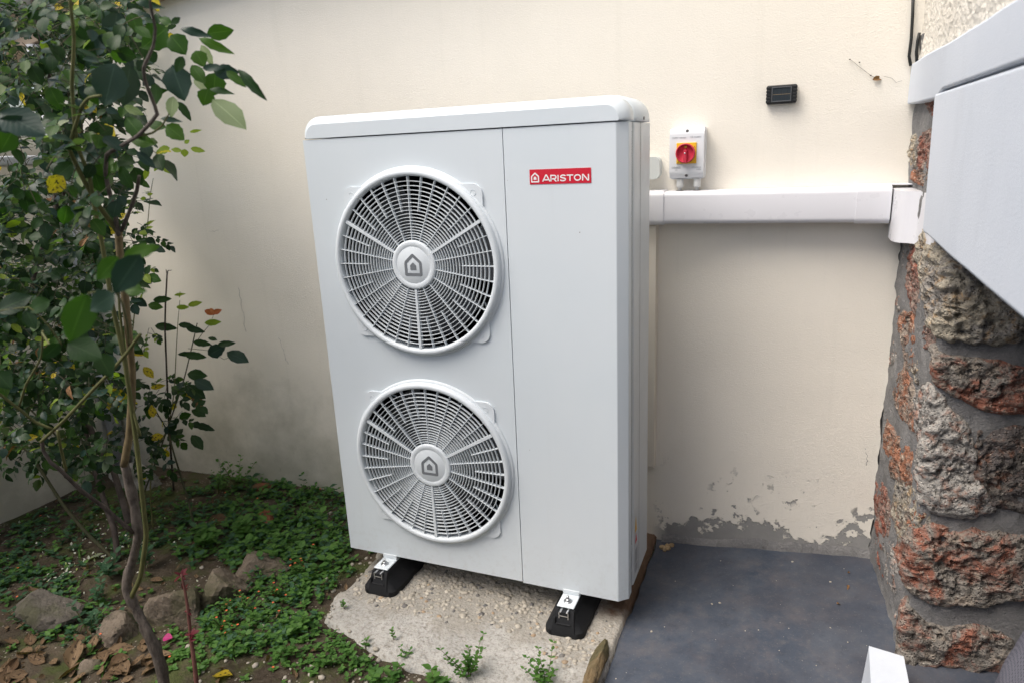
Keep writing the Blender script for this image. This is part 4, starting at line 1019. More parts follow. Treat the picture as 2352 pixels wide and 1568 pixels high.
def cane(root, pts, r0, r1, mat, knots=.12, name='cane'):
    """pts of (px, py, depth) smoothed into a cane"""
    P = [at(*p) if len(p) == 3 else Vector(p) for p in pts]
    Q = []
    for i in range(len(P)-1):
        p0_, p1_, p2_, p3_ = P[max(0, i-1)], P[i], P[i+1], P[min(len(P)-1, i+2)]
        for t in (0, .3, .7):
            Q.append(.6*p1_.lerp(p2_, t)+.4*.5*((2*p1_)+(p2_-p0_)*t+(2*p0_-5*p1_+4*p2_-p3_)*t*t+(3*p1_-p0_-3*p2_+p3_)*t*t*t))
    Q.append(P[-1]); n = len(Q); b = MB()
    r0 *= CS; r1 *= CS
    rad = [(r0+(r1-r0)*i/(n-1))*(1+knots*fbm(i*.9, r0*1000, 0, 2)) for i in range(n)]
    b.tube(Q, rad, 10, True, knots*1.2); return b.build(name, MT[mat], root)

# --- front rose: gnarled stem rising out of the frame, its crown leaning to the camera
base = at_z(372, 1590, -.115)
fr = empty('rose_bush', base, 'tall front rose bush with a gnarled grey stem and large dark leaves at left', 'rose bush')
DB = (base-CAM).dot(FWD)
cane(fr, [(384, 1600, DB), (362, 1505, DB-.03), (335, 1440, DB-.05), (312, 1395, DB-.06), (290, 1348, DB-.08), (302, 1295, DB-.10), (317, 1225, DB-.13), (303, 1130, DB-.16), (285, 1062, DB-.20)], .024, .019, 'bark', .34, 'stem')
cane(fr, [(285, 1068, DB-.20), (297, 1000, DB-.23), (302, 930, DB-.26), (303, 850, DB-.30), (296, 770, DB-.34), (288, 690, DB-.38), (276, 590, DB-.43), (272, 532, DB-.46)], .0165, .0125, 'cane_tan', .10, 'cane')
cane(fr, [(272, 540, DB-.46), (262, 485, DB-.5), (243, 405, DB-.56), (246, 355, DB-.6), (280, 335, DB-.63), (318, 311, DB-.66), (361, 263, DB-.7), (334, 190, DB-.75), (330, 156, DB-.78), (352, 107, DB-.82), (357, 67, DB-.85), (346, 15, DB-.88), (344, -30, DB-.9)], .0085, .0032, 'bark', .15)
cane(fr, [(325, 312, DB-.66), (350, 306, DB-.67), (372, 290, DB-.69), (388, 262, DB-.72)], .004, .0022, 'cane')
cane(fr, [(280, 530, DB-.46), (298, 484, DB-.5), (314, 440, DB-.53), (320, 405, DB-.56)], .0075, .006, 'bark', .15)
cane(fr, [(272, 535, DB-.46), (225, 470, DB-.52), (190, 410, DB-.57), (160, 345, DB-.61), (170, 300, DB-.64), (188, 245, DB-.68), (205, 225, DB-.7), (232, 220, DB-.72)], .0095, .004, 'cane', .08)
cane(fr, [(296, 1380, DB-.07), (322, 1325, DB-.10), (336, 1230, DB-.15), (328, 1150, DB-.2), (314, 1020, DB-.26), (302, 935, DB-.3), (285, 820, DB-.36), (258, 700, DB-.42), (236, 570, DB-.48), (216, 470, DB-.53), (205, 405, DB-.57), (176, 330, DB-.6), (165, 200, DB-.65), (170, 90, DB-.7), (158, -20, DB-.75)], .0115, .005, 'cane', .07)
cane(fr, [(322, 1000, DB-.28), (303, 930, DB-.3), (290, 830, DB-.33), (275, 720, DB-.37), (270, 620, DB-.4)], .006, .004, 'cane', .06)
cane(fr, [(306, 1222, DB-.14), (240, 1165, DB-.2), (186, 1125, DB-.26), (140, 1080, DB-.31), (116, 1060, DB-.33), (100, 1035, DB-.34), (96, 1012, DB-.36)], .0095, .0065, 'bark_dark', .12)
cane(fr, [(94, 1014, DB-.36), (150, 962, DB-.42), (215, 893, DB-.5), (262, 845, DB-.56), (297, 803, DB-.6), (322, 768, DB-.63)], .0065, .0055, 'cane', .06)
cane(fr, [(-20, 890, DB-.5), (43, 938, DB-.45), (80, 968, DB-.42), (120, 985, DB-.4)], .005, .006, 'cane', .06)
cane(fr, [(44, 932, DB-.46), (60, 882, DB-.5), (82, 845, DB-.53), (96, 815, DB-.56), (98, 760, DB-.6)], .0042, .0035, 'cane', .06)
cane(fr, [(132, 988, DB-.36), (140, 1030, DB-.33), (152, 1080, DB-.28)], .0055, .006, 'cane', .06)
# thin side shoots that carry the leaves nearest the camera
cane(fr, [(297, 790, DB-.33), (292, 745, 1.40), (282, 700, 1.15), (268, 672, .99), (272, 625, 1.0), (284, 590, 1.0)], .0045, .0018, 'cane', .05)
cane(fr, [(268, 674, .99), (236, 668, .99), (202, 674, 1.0)], .0022, .0014, 'cane', .05)
cane(fr, [(97, 765, DB-.6), (120, 800, 1.30), (140, 790, 1.24), (105, 740, 1.21), (66, 706, 1.2), (-10, 716, 1.2)], .0035, .0016, 'cane', .05)
fp = Plant(fr)
DF = 1.42
L1 = [((475,78),(533,71),.55,'leaf_mid'), ((457,88),(530,122),.30,'leaf_mid'), ((414,66),(481,83),.28,'leaf_blue'), ((395,55),(364,41),.5,'leaf_mid'), ((393,56),(413,41),.5,'leaf'), ((392,82),(424,120),.9,'leaf_mid'), ((385,65),(325,108),.65,'leaf_mid'),
      ((448,118),(468,150),.9,'leaf_mid'), ((395,150),(420,225),.72,'leaf_blue'), ((398,222),(392,268),.6,'leaf_pale'), ((462,105),(487,147),.35,'leaf_pale'), ((466,158),(512,153),.35,'leaf_blue'), ((490,165),(546,166),.5,'leaf_blue'),
      ((520,165),(562,195),.45,'leaf_mid'), ((548,160),(605,226),.25,'leaf'), ((495,168),(490,217),.92,'leaf_mid'), ((445,185),(492,225),.4,'leaf_pale'), ((478,205),(467,241),.85,'leaf_mid'), ((488,228),(562,290),.5,'leaf_pale'), ((480,205),(535,214),.28,'leaf'),
      ((408,235),(438,272),.4,'leaf'), ((338,207),(384,212),.35,'leaf'), ((382,288),(420,318),.75,'leaf_mid'), ((368,272),(415,279),.25,'leaf_blue'), ((340,285),(380,292),.6,'leaf_mid'), ((262,292),(218,335),.9,'leaf_yellow'), ((348,-5),(362,24),.72,'leaf_yellow'),
      ((270,28),(252,110),.5,'leaf_blue'), ((285,28),(333,38),.5,'leaf_blue'), ((300,30),(318,72),.7,'leaf_mid'), ((265,145),(238,238),.75,'leaf_blue'), ((300,150),(285,240),.55,'leaf_blue'), ((185,12),(208,35),.6,'leaf_mid'), ((238,72),(170,120),.72,'leaf'), ((310,60),(345,85),.5,'leaf_mid'),
      ((360,120),(330,150),.6,'leaf'), ((420,130),(405,165),.5,'leaf'), ((440,150),(470,190),.6,'leaf_mid'), ((165,372),(240,385),.75,'leaf_blue'), ((240,350),(170,362),.5,'leaf_blue'), ((168,375),(120,412),.55,'leaf'), ((314,350),(354,382),.38,'leaf_blue'), ((300,318),(352,330),.5,'leaf_mid'), ((290,270),(330,320),.6,'leaf_mid'), ((285,245),(325,262),.4,'leaf_pale'), ((145,405),(112,442),.7,'leaf_yellow'), ((312,5),(372,18),.2,'leaf_blue')]
for a, c, r, m in L1: fp.leaf_px(a, c, r, DF+random.uniform(-.08, .10), m)
L2 = [((435,304),(462,299),.3), ((424,330),(434,322),.8), ((438,342),(468,347),.45), ((424,343),(424,360),.85), ((390,340),(358,350),.5), ((418,348),(392,342),.4), ((373,376),(390,398),.5), ((368,374),(353,393),.45), ((340,385),(332,412),.4)]
for a, c, r in L2: fp.leaf_px(a, c, r, 1.75, 'leaf_young')
L3 = [((285,590),(358,566),.42,1.0,'leaf_mid'), ((322,585),(262,672),.6,.98,'leaf_blue'), ((272,590),(224,642),.5,1.02,'leaf_mid'), ((285,665),(333,668),.5,1.02,'leaf_mid'), ((264,675),(205,712),.7,.98,'leaf_blue'), ((200,675),(160,782),.5,1.0,'leaf_mid'),
      ((115,690),(60,714),.55,1.2,'leaf'), ((155,788),(228,817),.65,1.25,'leaf'), ((138,788),(98,822),.6,1.2,'leaf'), ((-8,714),(67,680),.5,1.2,'leaf'), ((225,812),(255,860),.7,1.3,'leaf'), ((60,712),(80,755),.6,1.2,'leaf'), ((-10,850),(22,890),.8,1.3,'leaf'), ((-5,300),(48,270),.6,1.2,'leaf_blue'), ((0,260),(95,300),.7,1.2,'leaf_blue'), ((30,300),(0,350),.7,1.25,'leaf_mid')]
for a, c, r, D, m in L3: fp.leaf_px(a, c, r, D, m, .25)
def pick(): return random.choices(('leaf', 'leaf_blue', 'leaf_mid', 'leaf_yellow', 'leaf_pale'), (.52, .24, .20, .02, .02))[0]
def rand_dir(): 
    a = random.uniform(0, 6.28); return RGT*math.cos(a)+UPV*math.sin(a)*.7+FWD*random.uniform(-.6, .6)+Vector((0, 0, -.15))
def rand_nrm(): return (-FWD*random.uniform(.1, 1.0)+Vector((0, 0, random.uniform(.3, 1.0)))+rv3(.3)).normalized()
for _ in range(120):                                          # crown of the front rose: y 0..420
    while True:
        px, py = random.uniform(0, 390), random.uniform(-20, 430)
        if px < 330-.22*max(0, py-120)+40*math.sin(py*.02): break
    fp.spray(at(px, py, random.uniform(1.35, 1.95)), rand_dir(), rand_nrm(), random.choice((3, 5, 5)), random.uniform(.032, .046), pick)
fp.finish()

CS = .9
# --- back rose against the wall: dark trunk and a dense mass of smaller leaves
bbase = at_z(268, 1285, -.12)
br_ = empty('rose_bush', bbase, 'dense dark rose bush against the shaded wall at far left', 'rose bush')
DBB = (bbase-CAM).dot(FWD)
cane(br_, [(272, 1290, DBB), (262, 1215, DBB), (236, 1140, DBB+.02), (205, 1038, DBB+.04), (192, 960, DBB+.05), (185, 860, DBB+.06), (178, 740, DBB+.06)], .0135, .008, 'bark_dark', .12)
cane(br_, [(296, 1200, DBB+.04), (288, 1170, DBB+.04), (258, 1072, DBB+.05), (223, 1018, DBB+.05), (196, 958, DBB+.05), (163, 893, DBB+.06), (121, 839, DBB+.06), (95, 760, DBB+.06), (76, 665, DBB+.05), (86, 590, DBB+.03), (118, 536, DBB+.0), (130, 475, DBB-.05), (118, 380, DBB-.1), (120, 250, DBB-.2)], .0145, .010, 'bark_dark', .14)
cane(br_, [(272, 1292, DBB+.02), (199, 1223, DBB+.03), (145, 1158, DBB+.03), (89, 1072, DBB+.03), (30, 990, DBB+.02), (-20, 930, DBB)], .008, .006, 'cane_dark', .08)
cane(br_, [(225, 1100, DBB+.05), (170, 1045, DBB+.05), (120, 990, DBB+.06), (60, 930, DBB+.06), (10, 880, DBB+.06)], .0048, .0035, 'cane_dark', .06)
cane(br_, [(150, 470, DBB-.1), (140, 350, DBB-.25), (125, 230, DBB-.4), (100, 120, DBB-.5), (70, -20, DBB-.6)], .009, .005, 'bark_dark', .1)
cane(br_, [(190, 330, DBB-.3), (180, 220, DBB-.35), (172, 120, DBB-.4), (165, -10, DBB-.5)], .006, .004, 'cane_dark', .06)
bp = Plant(br_)
def pickb(): return random.choices(('leaf', 'leaf_blue', 'leaf_mid', 'leaf_yellow', 'leaf_young', 'leaf_brown'), (.70, .16, .09, .008, .03, .012))[0]
cnt = 0
while cnt < 1350:
    px, py = random.uniform(-60, 345), random.uniform(-40, 1060)
    edge = 300+35*math.sin(py*.013+1)+15*math.sin(py*.05)
    if py > 640: edge = 285
    dens = 1.0 if px < edge-60 else max(0, (edge-px)/60)
    if 440 < py < 980 and 190 < px: dens *= .75
    if py > 900: dens *= .55
    if 215 < py < 385 and px < 190: dens *= .18
    dens *= min(1.0, max(.25, .6+1.5*fbm(px*.013, py*.013, 9, 2)))
    if random.random() > dens: continue
    bp.spray(at(px, py, random.uniform(2.05, 2.85)), rand_dir(), rand_nrm(), random.choice((3, 5, 5, 7)), random.uniform(.029, .046), pickb); cnt += 1
bp.finish()

# --- low rose to the right of it, in front of the wall
lbase = at_z(360, 1215, -.115)
lr = empty('rose_bush', lbase, 'low young rose shrub with yellowing spotted leaves in front of the stained wall', 'rose bush')
DL = (lbase-CAM).dot(FWD)
cane(lr, [(352, 1225, DL), (345, 1130, DL), (352, 1040, DL), (385, 985, DL+.02), (400, 900, DL+.03), (405, 800, DL+.04), (409, 735, DL+.04), (413, 690, DL+.04)], .0035, .0012, 'cane')
cane(lr, [(450, 1222, DL), (430, 1140, DL), (405, 1060, DL), (385, 990, DL), (350, 930, DL)], .005, .003, 'cane_dark')
cane(lr, [(300, 1230, DL), (335, 1120, DL), (365, 1040, DL), (420, 880, DL+.02), (440, 800, DL+.03), (453, 742, DL+.04)], .004, .0022, 'cane_dark')
cane(lr, [(448, 790, DL+.03), (465, 765, DL+.03), (482, 745, DL+.03), (491, 722, DL+.03)], .0018, .0010, 'cane')
cane(lr, [(432, 800, DL+.03), (480, 805, DL+.02), (515, 825, DL+.02), (540, 812, DL+.02)], .0014, .0009, 'cane')
cane(lr, [(300, 800, DL), (318, 640, DL+.02), (335, 560, DL+.03), (345, 450, DL+.03), (352, 410, DL+.03)], .0030, .0012, 'cane')
lp_ = Plant(lr)
for a, c, r, m in (((356,749),(402,752),.4,'leaf'), ((410,746),(444,748),.35,'leaf'), ((428,754),(467,760),.4,'leaf'), ((444,785),(482,790),.45,'leaf'), ((478,775),(498,780),.6,'leaf'), ((500,792),(537,786),.4,'leaf'), ((478,815),(514,796),.8,'leaf_blue'), ((521,808),(569,829),.5,'leaf_blue'),
                   ((470,713),(492,722),.3,'leaf_red'), ((490,720),(508,712),.5,'leaf_red'), ((491,720),(483,708),.5,'leaf_red'), ((470,742),(505,740),.35,'leaf_young'), ((400,678),(425,675),.25,'leaf_young'), ((412,684),(414,670),.3,'leaf_young'), ((405,706),(432,706),.4,'leaf_young'), ((432,702),(461,694),.35,'leaf_young'),
                   ((408,813),(450,812),.3,'leaf'), ((425,815),(470,818),.35,'leaf'), ((340,700),(372,706),.5,'leaf_mid'), ((352,690),(390,686),.35,'leaf'), ((430,858),(473,862),.5,'leaf'), ((446,872),(489,892),.55,'leaf_blue'), ((425,885),(470,912),.5,'leaf'), ((440,940),(472,954),.5,'leaf'), ((412,960),(436,950),.8,'leaf_mid'), ((448,975),(490,984),.45,'leaf'), ((440,998),(466,1030),.6,'leaf'),
                   ((245,898),(285,935),.85,'leaf_yellow'), ((262,955),(290,945),.6,'leaf_yellow'), ((330,842),(352,866),.6,'leaf_yellow'), ((346,890),(376,884),.4,'leaf_yellow'), ((352,958),(348,930),.5,'leaf_yellow'), ((345,1005),(375,1000),.5,'leaf_yellow'), ((300,810),(328,814),.4,'leaf_yellow'), ((440,905),(470,942),.4,'leaf_brown'), ((318,555),(340,548),.4,'leaf_young'), ((330,520),(355,505),.3,'leaf_young'), ((320,530),(338,536),.6,'leaf_young'), ((312,575),(330,570),.4,'leaf_young'), ((338,448),(350,445),.5,'leaf_young'), ((336,455),(322,458),.5,'leaf_young'), ((330,640),(345,612),.3,'leaf_young')):
    lp_.leaf_px(a, c, r, DL+.02+random.uniform(-.06, .04), m)
for _ in range(50):
    px, py = random.uniform(290, 440), random.uniform(850, 1080)
    if px > 440-abs(py-940)*.35: continue
    lp_.spray(at(px, py, DL+random.uniform(-.12, .1)), rand_dir(), rand_nrm(), 5, random.uniform(.032, .045), lambda: random.choices(('leaf', 'leaf_blue', 'leaf_mid', 'leaf_yellow'), (.62, .2, .14, .04))[0])
for _ in range(14):
    px, py = random.uniform(290, 350), random.uniform(420, 860)
    lp_.spray(at(px, py, DL+random.uniform(-.05, .08)), rand_dir(), rand_nrm(), 5, random.uniform(.022, .032), lambda: random.choices(('leaf', 'leaf_young', 'leaf_mid'), (.4, .4, .2))[0])
lp_.finish()
# burnt stick
sp0 = at(392, 1010, DL+.05)
bs = empty('burnt_stick', sp0, 'thin blackened stick standing upright in front of the stained wall', 'stick')
cane(bs, [(399, 1125, DL+.05), (394, 1060, DL+.05), (387, 960, DL+.05), (384, 880, DL+.05), (379, 760, DL+.05), (380, 700, DL+.05), (384, 625, DL+.05)], .0048, .0036, 'burnt', .08, 'stick_shaft')
cane(bs, [(384, 630, DL+.05), (386, 622, DL+.05), (395, 621, DL+.05)], .003, .001, 'burnt', .05, 'split_tip'); cane(bs, [(384, 632, DL+.05), (382, 622, DL+.05), (381, 619, DL+.05)], .003, .001, 'burnt', .05, 'split_tip')
# red shoot in the foreground
rb = at_z(452, 1600, -.12); DR = (rb-CAM).dot(FWD)
rs = empty('red_shoot', rb, 'upright young rose shoot with dark red leaves beside the gnarled stem', 'shoot')
cane(rs, [(456, 1610, DR), (446, 1520, DR-.02), (438, 1460, DR-.03), (432, 1400, DR-.05), (424, 1350, DR-.06), (416, 1318, DR-.07)], .0075, .0030, 'shoot', .05, 'shoot_stem')
rp = Plant(rs)
for (px, py, n, L) in ((416, 1322, 6, .022), (424, 1352, 5, .018), (430, 1405, 4, .016), (440, 1455, 6, .024), (437, 1470, 3, .02)):
    for _ in range(n):
        p = at(px, py, DR-.05); d = rand_dir()+UPV*.5; rp.leaf(frame(p, d, rand_nrm(), L*random.uniform(.7, 1.2)), random.choice(LM['shoot_red']), L)
rp.finish()

# ================================================================== ROCKS, BRICKS, DEBRIS
def rock(name, c, size, mat, lab, cat='rock', rot=0, seed=1, sub=4, flat=0.0, parent_parts=False):
    bm = bmesh.new(); bmesh.ops.create_icosphere(bm, subdivisions=sub, radius=1)
    rr = random.Random(seed); planes = [(Vector((rr.gauss(0, 1), rr.gauss(0, 1), rr.gauss(0, .7))).normalized(), rr.uniform(.48, .78)) for _ in range(8)]
    for v in bm.verts:
        q = v.co.normalized(); k = 1.0
        for n_, d_ in planes:
            dt = q.dot(n_)
            if dt > 0: k = min(k, d_/dt)
        k *= 1+.06*mnoise.fractal(q*3+Vector((seed, 0, 0)), 1, 2, 4)+.045*mnoise.fractal(q*9+Vector((seed, 5, 0)), 1, 2, 3)
        v.co = Vector((q.x*k*size[0], q.y*k*size[1], q.z*k*size[2]))
    me = bpy.data.meshes.new(name); bm.to_mesh(me); bm.free()
    o = link(name, me, MT[mat], None, Matrix.Translation(c) @ Matrix.Rotation(rot, 4, 'Z'))
    return tag(o, lab, cat)
def gp(px, py, z=-.11, dz=0.0): p = at_z(px, py, z); return Vector((p.x, p.y, gz(p.x, p.y)+dz))
RK = 'rocks edging the planting bed'
for (px, py, s, m, lab, rot, sd_) in (
    (405, 1400, (.105, .088, .105), 'rock', 'grey cracked rock with a pointed top right of the gnarled rose stem', .5, 3),
    (512, 1350, (.12, .10, .10), 'rock', 'broad brown rock with a rounded peak in the middle of the row', -.4, 11),
    (272, 1440, (.095, .07, .08), 'rock', 'grey rock just left of the gnarled rose stem', .3, 5),
    (125, 1405, (.135, .095, .095), 'rock_dark', 'large dark rock in deep shade left of the gnarled stem', .2, 8),
    (600, 1300, (.115, .085, .075), 'rock', 'brownish rock half covered by green weeds nearest the pad', .6, 14),
    (205, 1520, (.045, .04, .025), 'rock', 'small flat triangular stone among the dead leaves', .9, 17)):
    tag(rock('garden_rock', gp(px, py, -.1, s[2]*.10), s, m, lab, 'rock', rot, sd_), group=RK)
rock('foundation_block', gp(310, 1100, -.1, .02), (.17, .10, .085), 'rock_pale', 'pale rough block at the foot of the wall behind the roses', 'block', .2, 23)
def brick(px, py, size, rot, lab, sd_):
    tag(rock('broken_brick', gp(px, py, -.11, .012), size, 'brick', lab, 'brick', rot, sd_, 3), group='broken bricks in the bed')
brick(605, 1117, (.055, .03, .02), .4, 'small orange brick fragment lying near the foot of the wall', 31)
brick(608, 1190, (.085, .04, .03), -.5, 'larger reddish brick fragment in the weeds by the pad', 34)
ws = at_z(1380, 1530, -.09); rock('leaning_stone', Vector((.965, -.22, -.105)), (.032, .155, .045), 'slab_wood', 'narrow brown stone wedge standing at the edge of the painted floor', 'stone', .02, 41)
bk = MB(); z0 = fz(1.72, -.05)
bk.prism([(1.652, -.40), (1.748, -.40), (1.748, -.060), (1.668, -.045)], lambda x, y, z: (x + (.008 if z > 0 else 0), y, z), z0-.003, z0+.112)
o = bk.build('white_block', MT['white_render'], None, .004, 2); tag(o, 'small white masonry block standing on the floor against the stone pier', 'block')
for i, (px, py) in enumerate(((1521, 1252), (1531, 1248), (1527, 1256), (1541, 1247), (1536, 1254))):
    p = at_z(px, py, -.105); tag(rock('debris_lump', Vector((p.x, p.y, fz(p.x, p.y)+.006)), (.014, .011, .010), 'debris', 'tan crumb of debris in the corner between heat pump and painted floor', 'debris', i, 50+i, 2), group='tan debris crumbs at the wall foot')
# mesh fabric at the right frame edge: a rucksack side hanging off the frame
fb = empty('mesh_bag', (1.93, -.18, -.05), 'grey mesh fabric bag standing at the bottom right corner', 'bag')
b = MB(); V = []; nu_, nv_ = 26, 30
for j in range(nv_):
    t = j/(nv_-1); z = fz(1.95, -.2)+.46*t
    r = .125*math.sin(math.pi*min(1, (1-t)*.62+.02))**.5*(1-.25*t*t)+.01
    for i in range(nu_):
        a = 2*math.pi*i/nu_; w1 = 1+.08*fbm(math.cos(a)*1.5, math.sin(a)*1.5, t*2.5)
        V.append((2.02+r*.85*w1*math.cos(a)+.03*t, -.20+r*.8*w1*math.sin(a), z))
b.add(V, [(j*nu_+i, j*nu_+(i+1) % nu_, (j+1)*nu_+(i+1) % nu_, (j+1)*nu_+i) for j in range(nv_-1) for i in range(nu_)], True); b.build('bag_body', MT['fabric'], fb)
b = MB(); b.tube([(2.02, -.30, .30), (2.0, -.315, .1), (2.01, -.30, -.05)], .006, 8); b.build('bag_piping', MT['cable'], fb)

# fallen leaves: singles and the litter pile at bottom left
def fallen(px, py, L, mat, lab, group=None, ang=None, z=-.115, on=None):
    p = at_z(px, py, z); h = gz(p.x, p.y) if on is None else on(p.x, p.y)
    a = random.uniform(0, 6.28) if ang is None else ang
    n_ = Vector((random.gauss(0, .4), random.gauss(0, .4), 1))
    M = frame(Vector((p.x, p.y, h+.006)), Vector((math.cos(a), math.sin(a), random.uniform(-.05, .2))), n_, L)
    return tag(link('fallen_leaf', random.choice(LM[mat]), None, None, M), lab, 'fallen leaf', group)
LT = 'dead leaves in the litter'
for _ in range(72):
    px, py = random.uniform(-20, 350), random.gauss(1520, 55)
    if py < 1575-(px*.25+60) and px > 120: continue
    fallen(px, py, random.uniform(.03, .075), 'dead', 'brown dead leaf in the litter pile at the bottom left corner', LT)
for (px, py, L, m, lab, ang) in ((160, 1535, .10, 'dead', 'large curled tan dead leaf at the bottom left corner', 2.2), (240, 1500, .09, 'dead', 'orange brown dead leaf below the small flat stone', .6), (345, 1330, .055, 'dead', 'orange dead leaf lying behind the grey cracked rock', .2), (330, 1515, .085, 'dead', 'long rust coloured dead leaf left of the red shoot', .5),
    (468, 1428, .045, 'leaf_yellow', 'single yellow leaf lying against the grey cracked rock', 1.2), (487, 1548, .065, 'leaf_yellow', 'yellow and brown leaf on bare soil at the bottom edge', .3), (545, 1310, .05, 'dead', 'tan dead leaf caught between weeds and rocks', 2.0), (712, 1500, .04, 'dead', 'reddish dead leaf on the soil left of the concrete pad', 1.0), (680, 1560, .045, 'dead', 'brown leaf on bare soil below the concrete pad', 2.6), (200, 1285, .06, 'leaf_pale', 'pale dry leaf behind the gnarled rose stem', 1.0), (480, 1190, .10, 'dead', 'long brown leaf lying near the foot of the wall', .1)):
    fallen(px, py, L, m, lab, None, ang)
for (px, py) in ((1946, 1358), (1920, 1400), (1945, 1330)):
    fallen(px, py, .018, 'leaf_brown', {1358: 'yellow leaf scrap on the floor near the stone pier', 1400: 'ochre leaf scrap on the painted floor away from the pier', 1330: 'small dry scrap in the floor corner under the pier'}[py], None, None, -.09, fz)
for (px, py) in ((655, 1478),):
    pass
M = frame(gp(375, 1465, -.11, .012), Vector((1, .2, .1)), Vector((0, -.4, 1)), .036)
tag(link('pink_petal', LM['pink'][0], None, None, M), 'bright pink rose petal lying on the soil below the cracked rock', 'petal')

# ================================================================== WEEDS AND GROUND COVER
def sprig(px, py, h, n, L, mat, lab, cat='weed', grp='weeds on the bare soil', stems=3, spread=.5, z=-.115, on=None, flowers=0):
    p = at_z(px, py, z); hz = gz(p.x, p.y) if on is None else on(p.x, p.y)
    p = Vector((p.x, p.y, hz-.004)); root = empty('weed_plant', p, lab, cat, grp)
    for s_ in range(stems):
        lean = Vector((random.gauss(0, spread*.5), random.gauss(0, spread*.5), 1)).normalized(); hh = h*random.uniform(.55, 1.0); P = []
        for i in range(6):
            t = i/5; P.append(p+lean*hh*t+Vector((lean.x, lean.y, 0))*hh*.5*t*t+Vector((random.gauss(0, .012), random.gauss(0, .012), 0))*hh)
        b = MB(); b.tube(P, [.0013, .0012, .0011, .001, .0008, .0006], 5, False); b.build('stem', MT['cane'], root)
        m = max(2, n//stems)
        for i in range(m):
            t = .25+.75*(i+1)/m; q = P[0].lerp(P[-1], t) if False else P[min(5, int(t*5))].lerp(P[min(5, int(t*5)+1)], t*5-int(t*5)); a = i*1.57+random.uniform(-.3, .3)
            for sg in (0, math.pi):
                d = Vector((math.cos(a+sg), math.sin(a+sg), .35+.25*t)); link('leaf', random.choice(LM[mat]), None, root, frame(q, d, Vector((0, 0, 1))-d*.2, L*random.uniform(.7, 1.1)*(1.05-.35*t)))
        for _ in range(flowers):
            q = P[random.randint(2, 5)]+rv3(.006)
            for k in range(5): a = k*1.2566; link('petal', LM['flower'][0], None, root, frame(q+Vector((0, 0, .008)), Vector((math.cos(a), math.sin(a), .3)), Vector((0, 0, 1)), .0045))
    return root
sprig(545, 1120, .20, 30, .030, 'weed', 'tallest bushy green weed against the foot of the stained wall', stems=6, spread=.4)
sprig(500, 1130, .13, 24, .026, 'weed', 'green weed beside the low rose at the wall', stems=5)
sprig(560, 1225, .09, 18, .060, 'weed', 'broad leaved light green weed beside the larger brick fragment', stems=4, spread=.7)
sprig(470, 1250, .09, 18, .055, 'weed', 'broad leaved green weed between roses and rocks', stems=4, spread=.7)
sprig(345, 1300, .11, 10, .050, 'weed_dark', 'large leaved weed right behind the gnarled stem', stems=2, spread=.5)
sprig(255, 1325, .10, 12, .052, 'weed_dark', 'dark large leaved weed left of the gnarled stem', stems=3, spread=.5)
sprig(225, 1385, .10, 14, .035, 'weed_dark', 'bluish green weed growing in front of the dark rock', stems=3, spread=.4)
sprig(205, 1450, .12, 18, .032, 'weed_dark', 'bluish weed standing between dark rock and grey rock', stems=4, spread=.4)
sprig(60, 1440, .10, 14, .030, 'weed_dark', 'dark weed at the left edge above the leaf litter', stems=4, spread=.5)
sprig(1078, 1560, .15, 54, .021, 'weed', 'leafy weed clump growing at the front edge of the concrete pad', stems=10, spread=.5, z=-.125)
sprig(1255, 1580, .12, 40, .021, 'weed', 'second weed clump on the pad edge nearer the brown stone wedge', stems=8, spread=.6, z=-.125)
sprig(905, 1470, .055, 6, .015, 'weed', 'tiny two stemmed sprout in the middle of the concrete pad', stems=1, spread=.3, z=-.11, on=padz)
sprig(792, 1400, .055, 6, .016, 'weed', 'tiny sprout on the concrete just below the fan side foot', stems=1, spread=.3, z=-.105, on=padz)
sprig(772, 1360, .04, 5, .016, 'weed', 'tiny sprout at the left rim of the concrete pad', stems=1, spread=.3, z=-.105, on=padz)
sprig(688, 1450, .07, 10, .042, 'weed', 'rosette weed with long pale leaves left of the pad front', stems=2, spread=.5)
sprig(660, 1510, .06, 14, .030, 'weed', 'green weed patch on bare soil left of the pad', stems=4, spread=.8)
sprig(740, 1530, .05, 12, .030, 'weed', 'low weed on the soil in front of the pad', stems=4, spread=.9)
sprig(885, 1560, .06, 10, .040, 'weed', 'rosette weed at the bottom edge below the pad', stems=3, spread=.7)
sprig(1000, 1575, .05, 10, .042, 'weed', 'broad rosette weed at the bottom edge beside the leafy clump', stems=3, spread=.9)
sprig(840, 1490, .04, 10, .020, 'weed', 'low creeping weed on the crumbling pad edge', stems=4, spread=1.2)
sprig(930, 1505, .04, 10, .020, 'weed', 'creeping weed sprouting through the pad edge gravel', stems=4, spread=1.2)
for (px, py, lab) in ((560, 1400, 'pimpernel clump with orange flowers right of the broad rock'), (640, 1360, 'pimpernel clump with orange flowers below the half covered rock'), (520, 1450, 'pimpernel clump with orange flowers in front of the cracked rock'), (700, 1310, 'pimpernel clump with orange flowers beside the pad corner')):
    sprig(px, py, .09, 40, .017, 'weed', lab, stems=8, spread=.9, flowers=1, grp='pimpernel clumps')
gc = []
fl = []
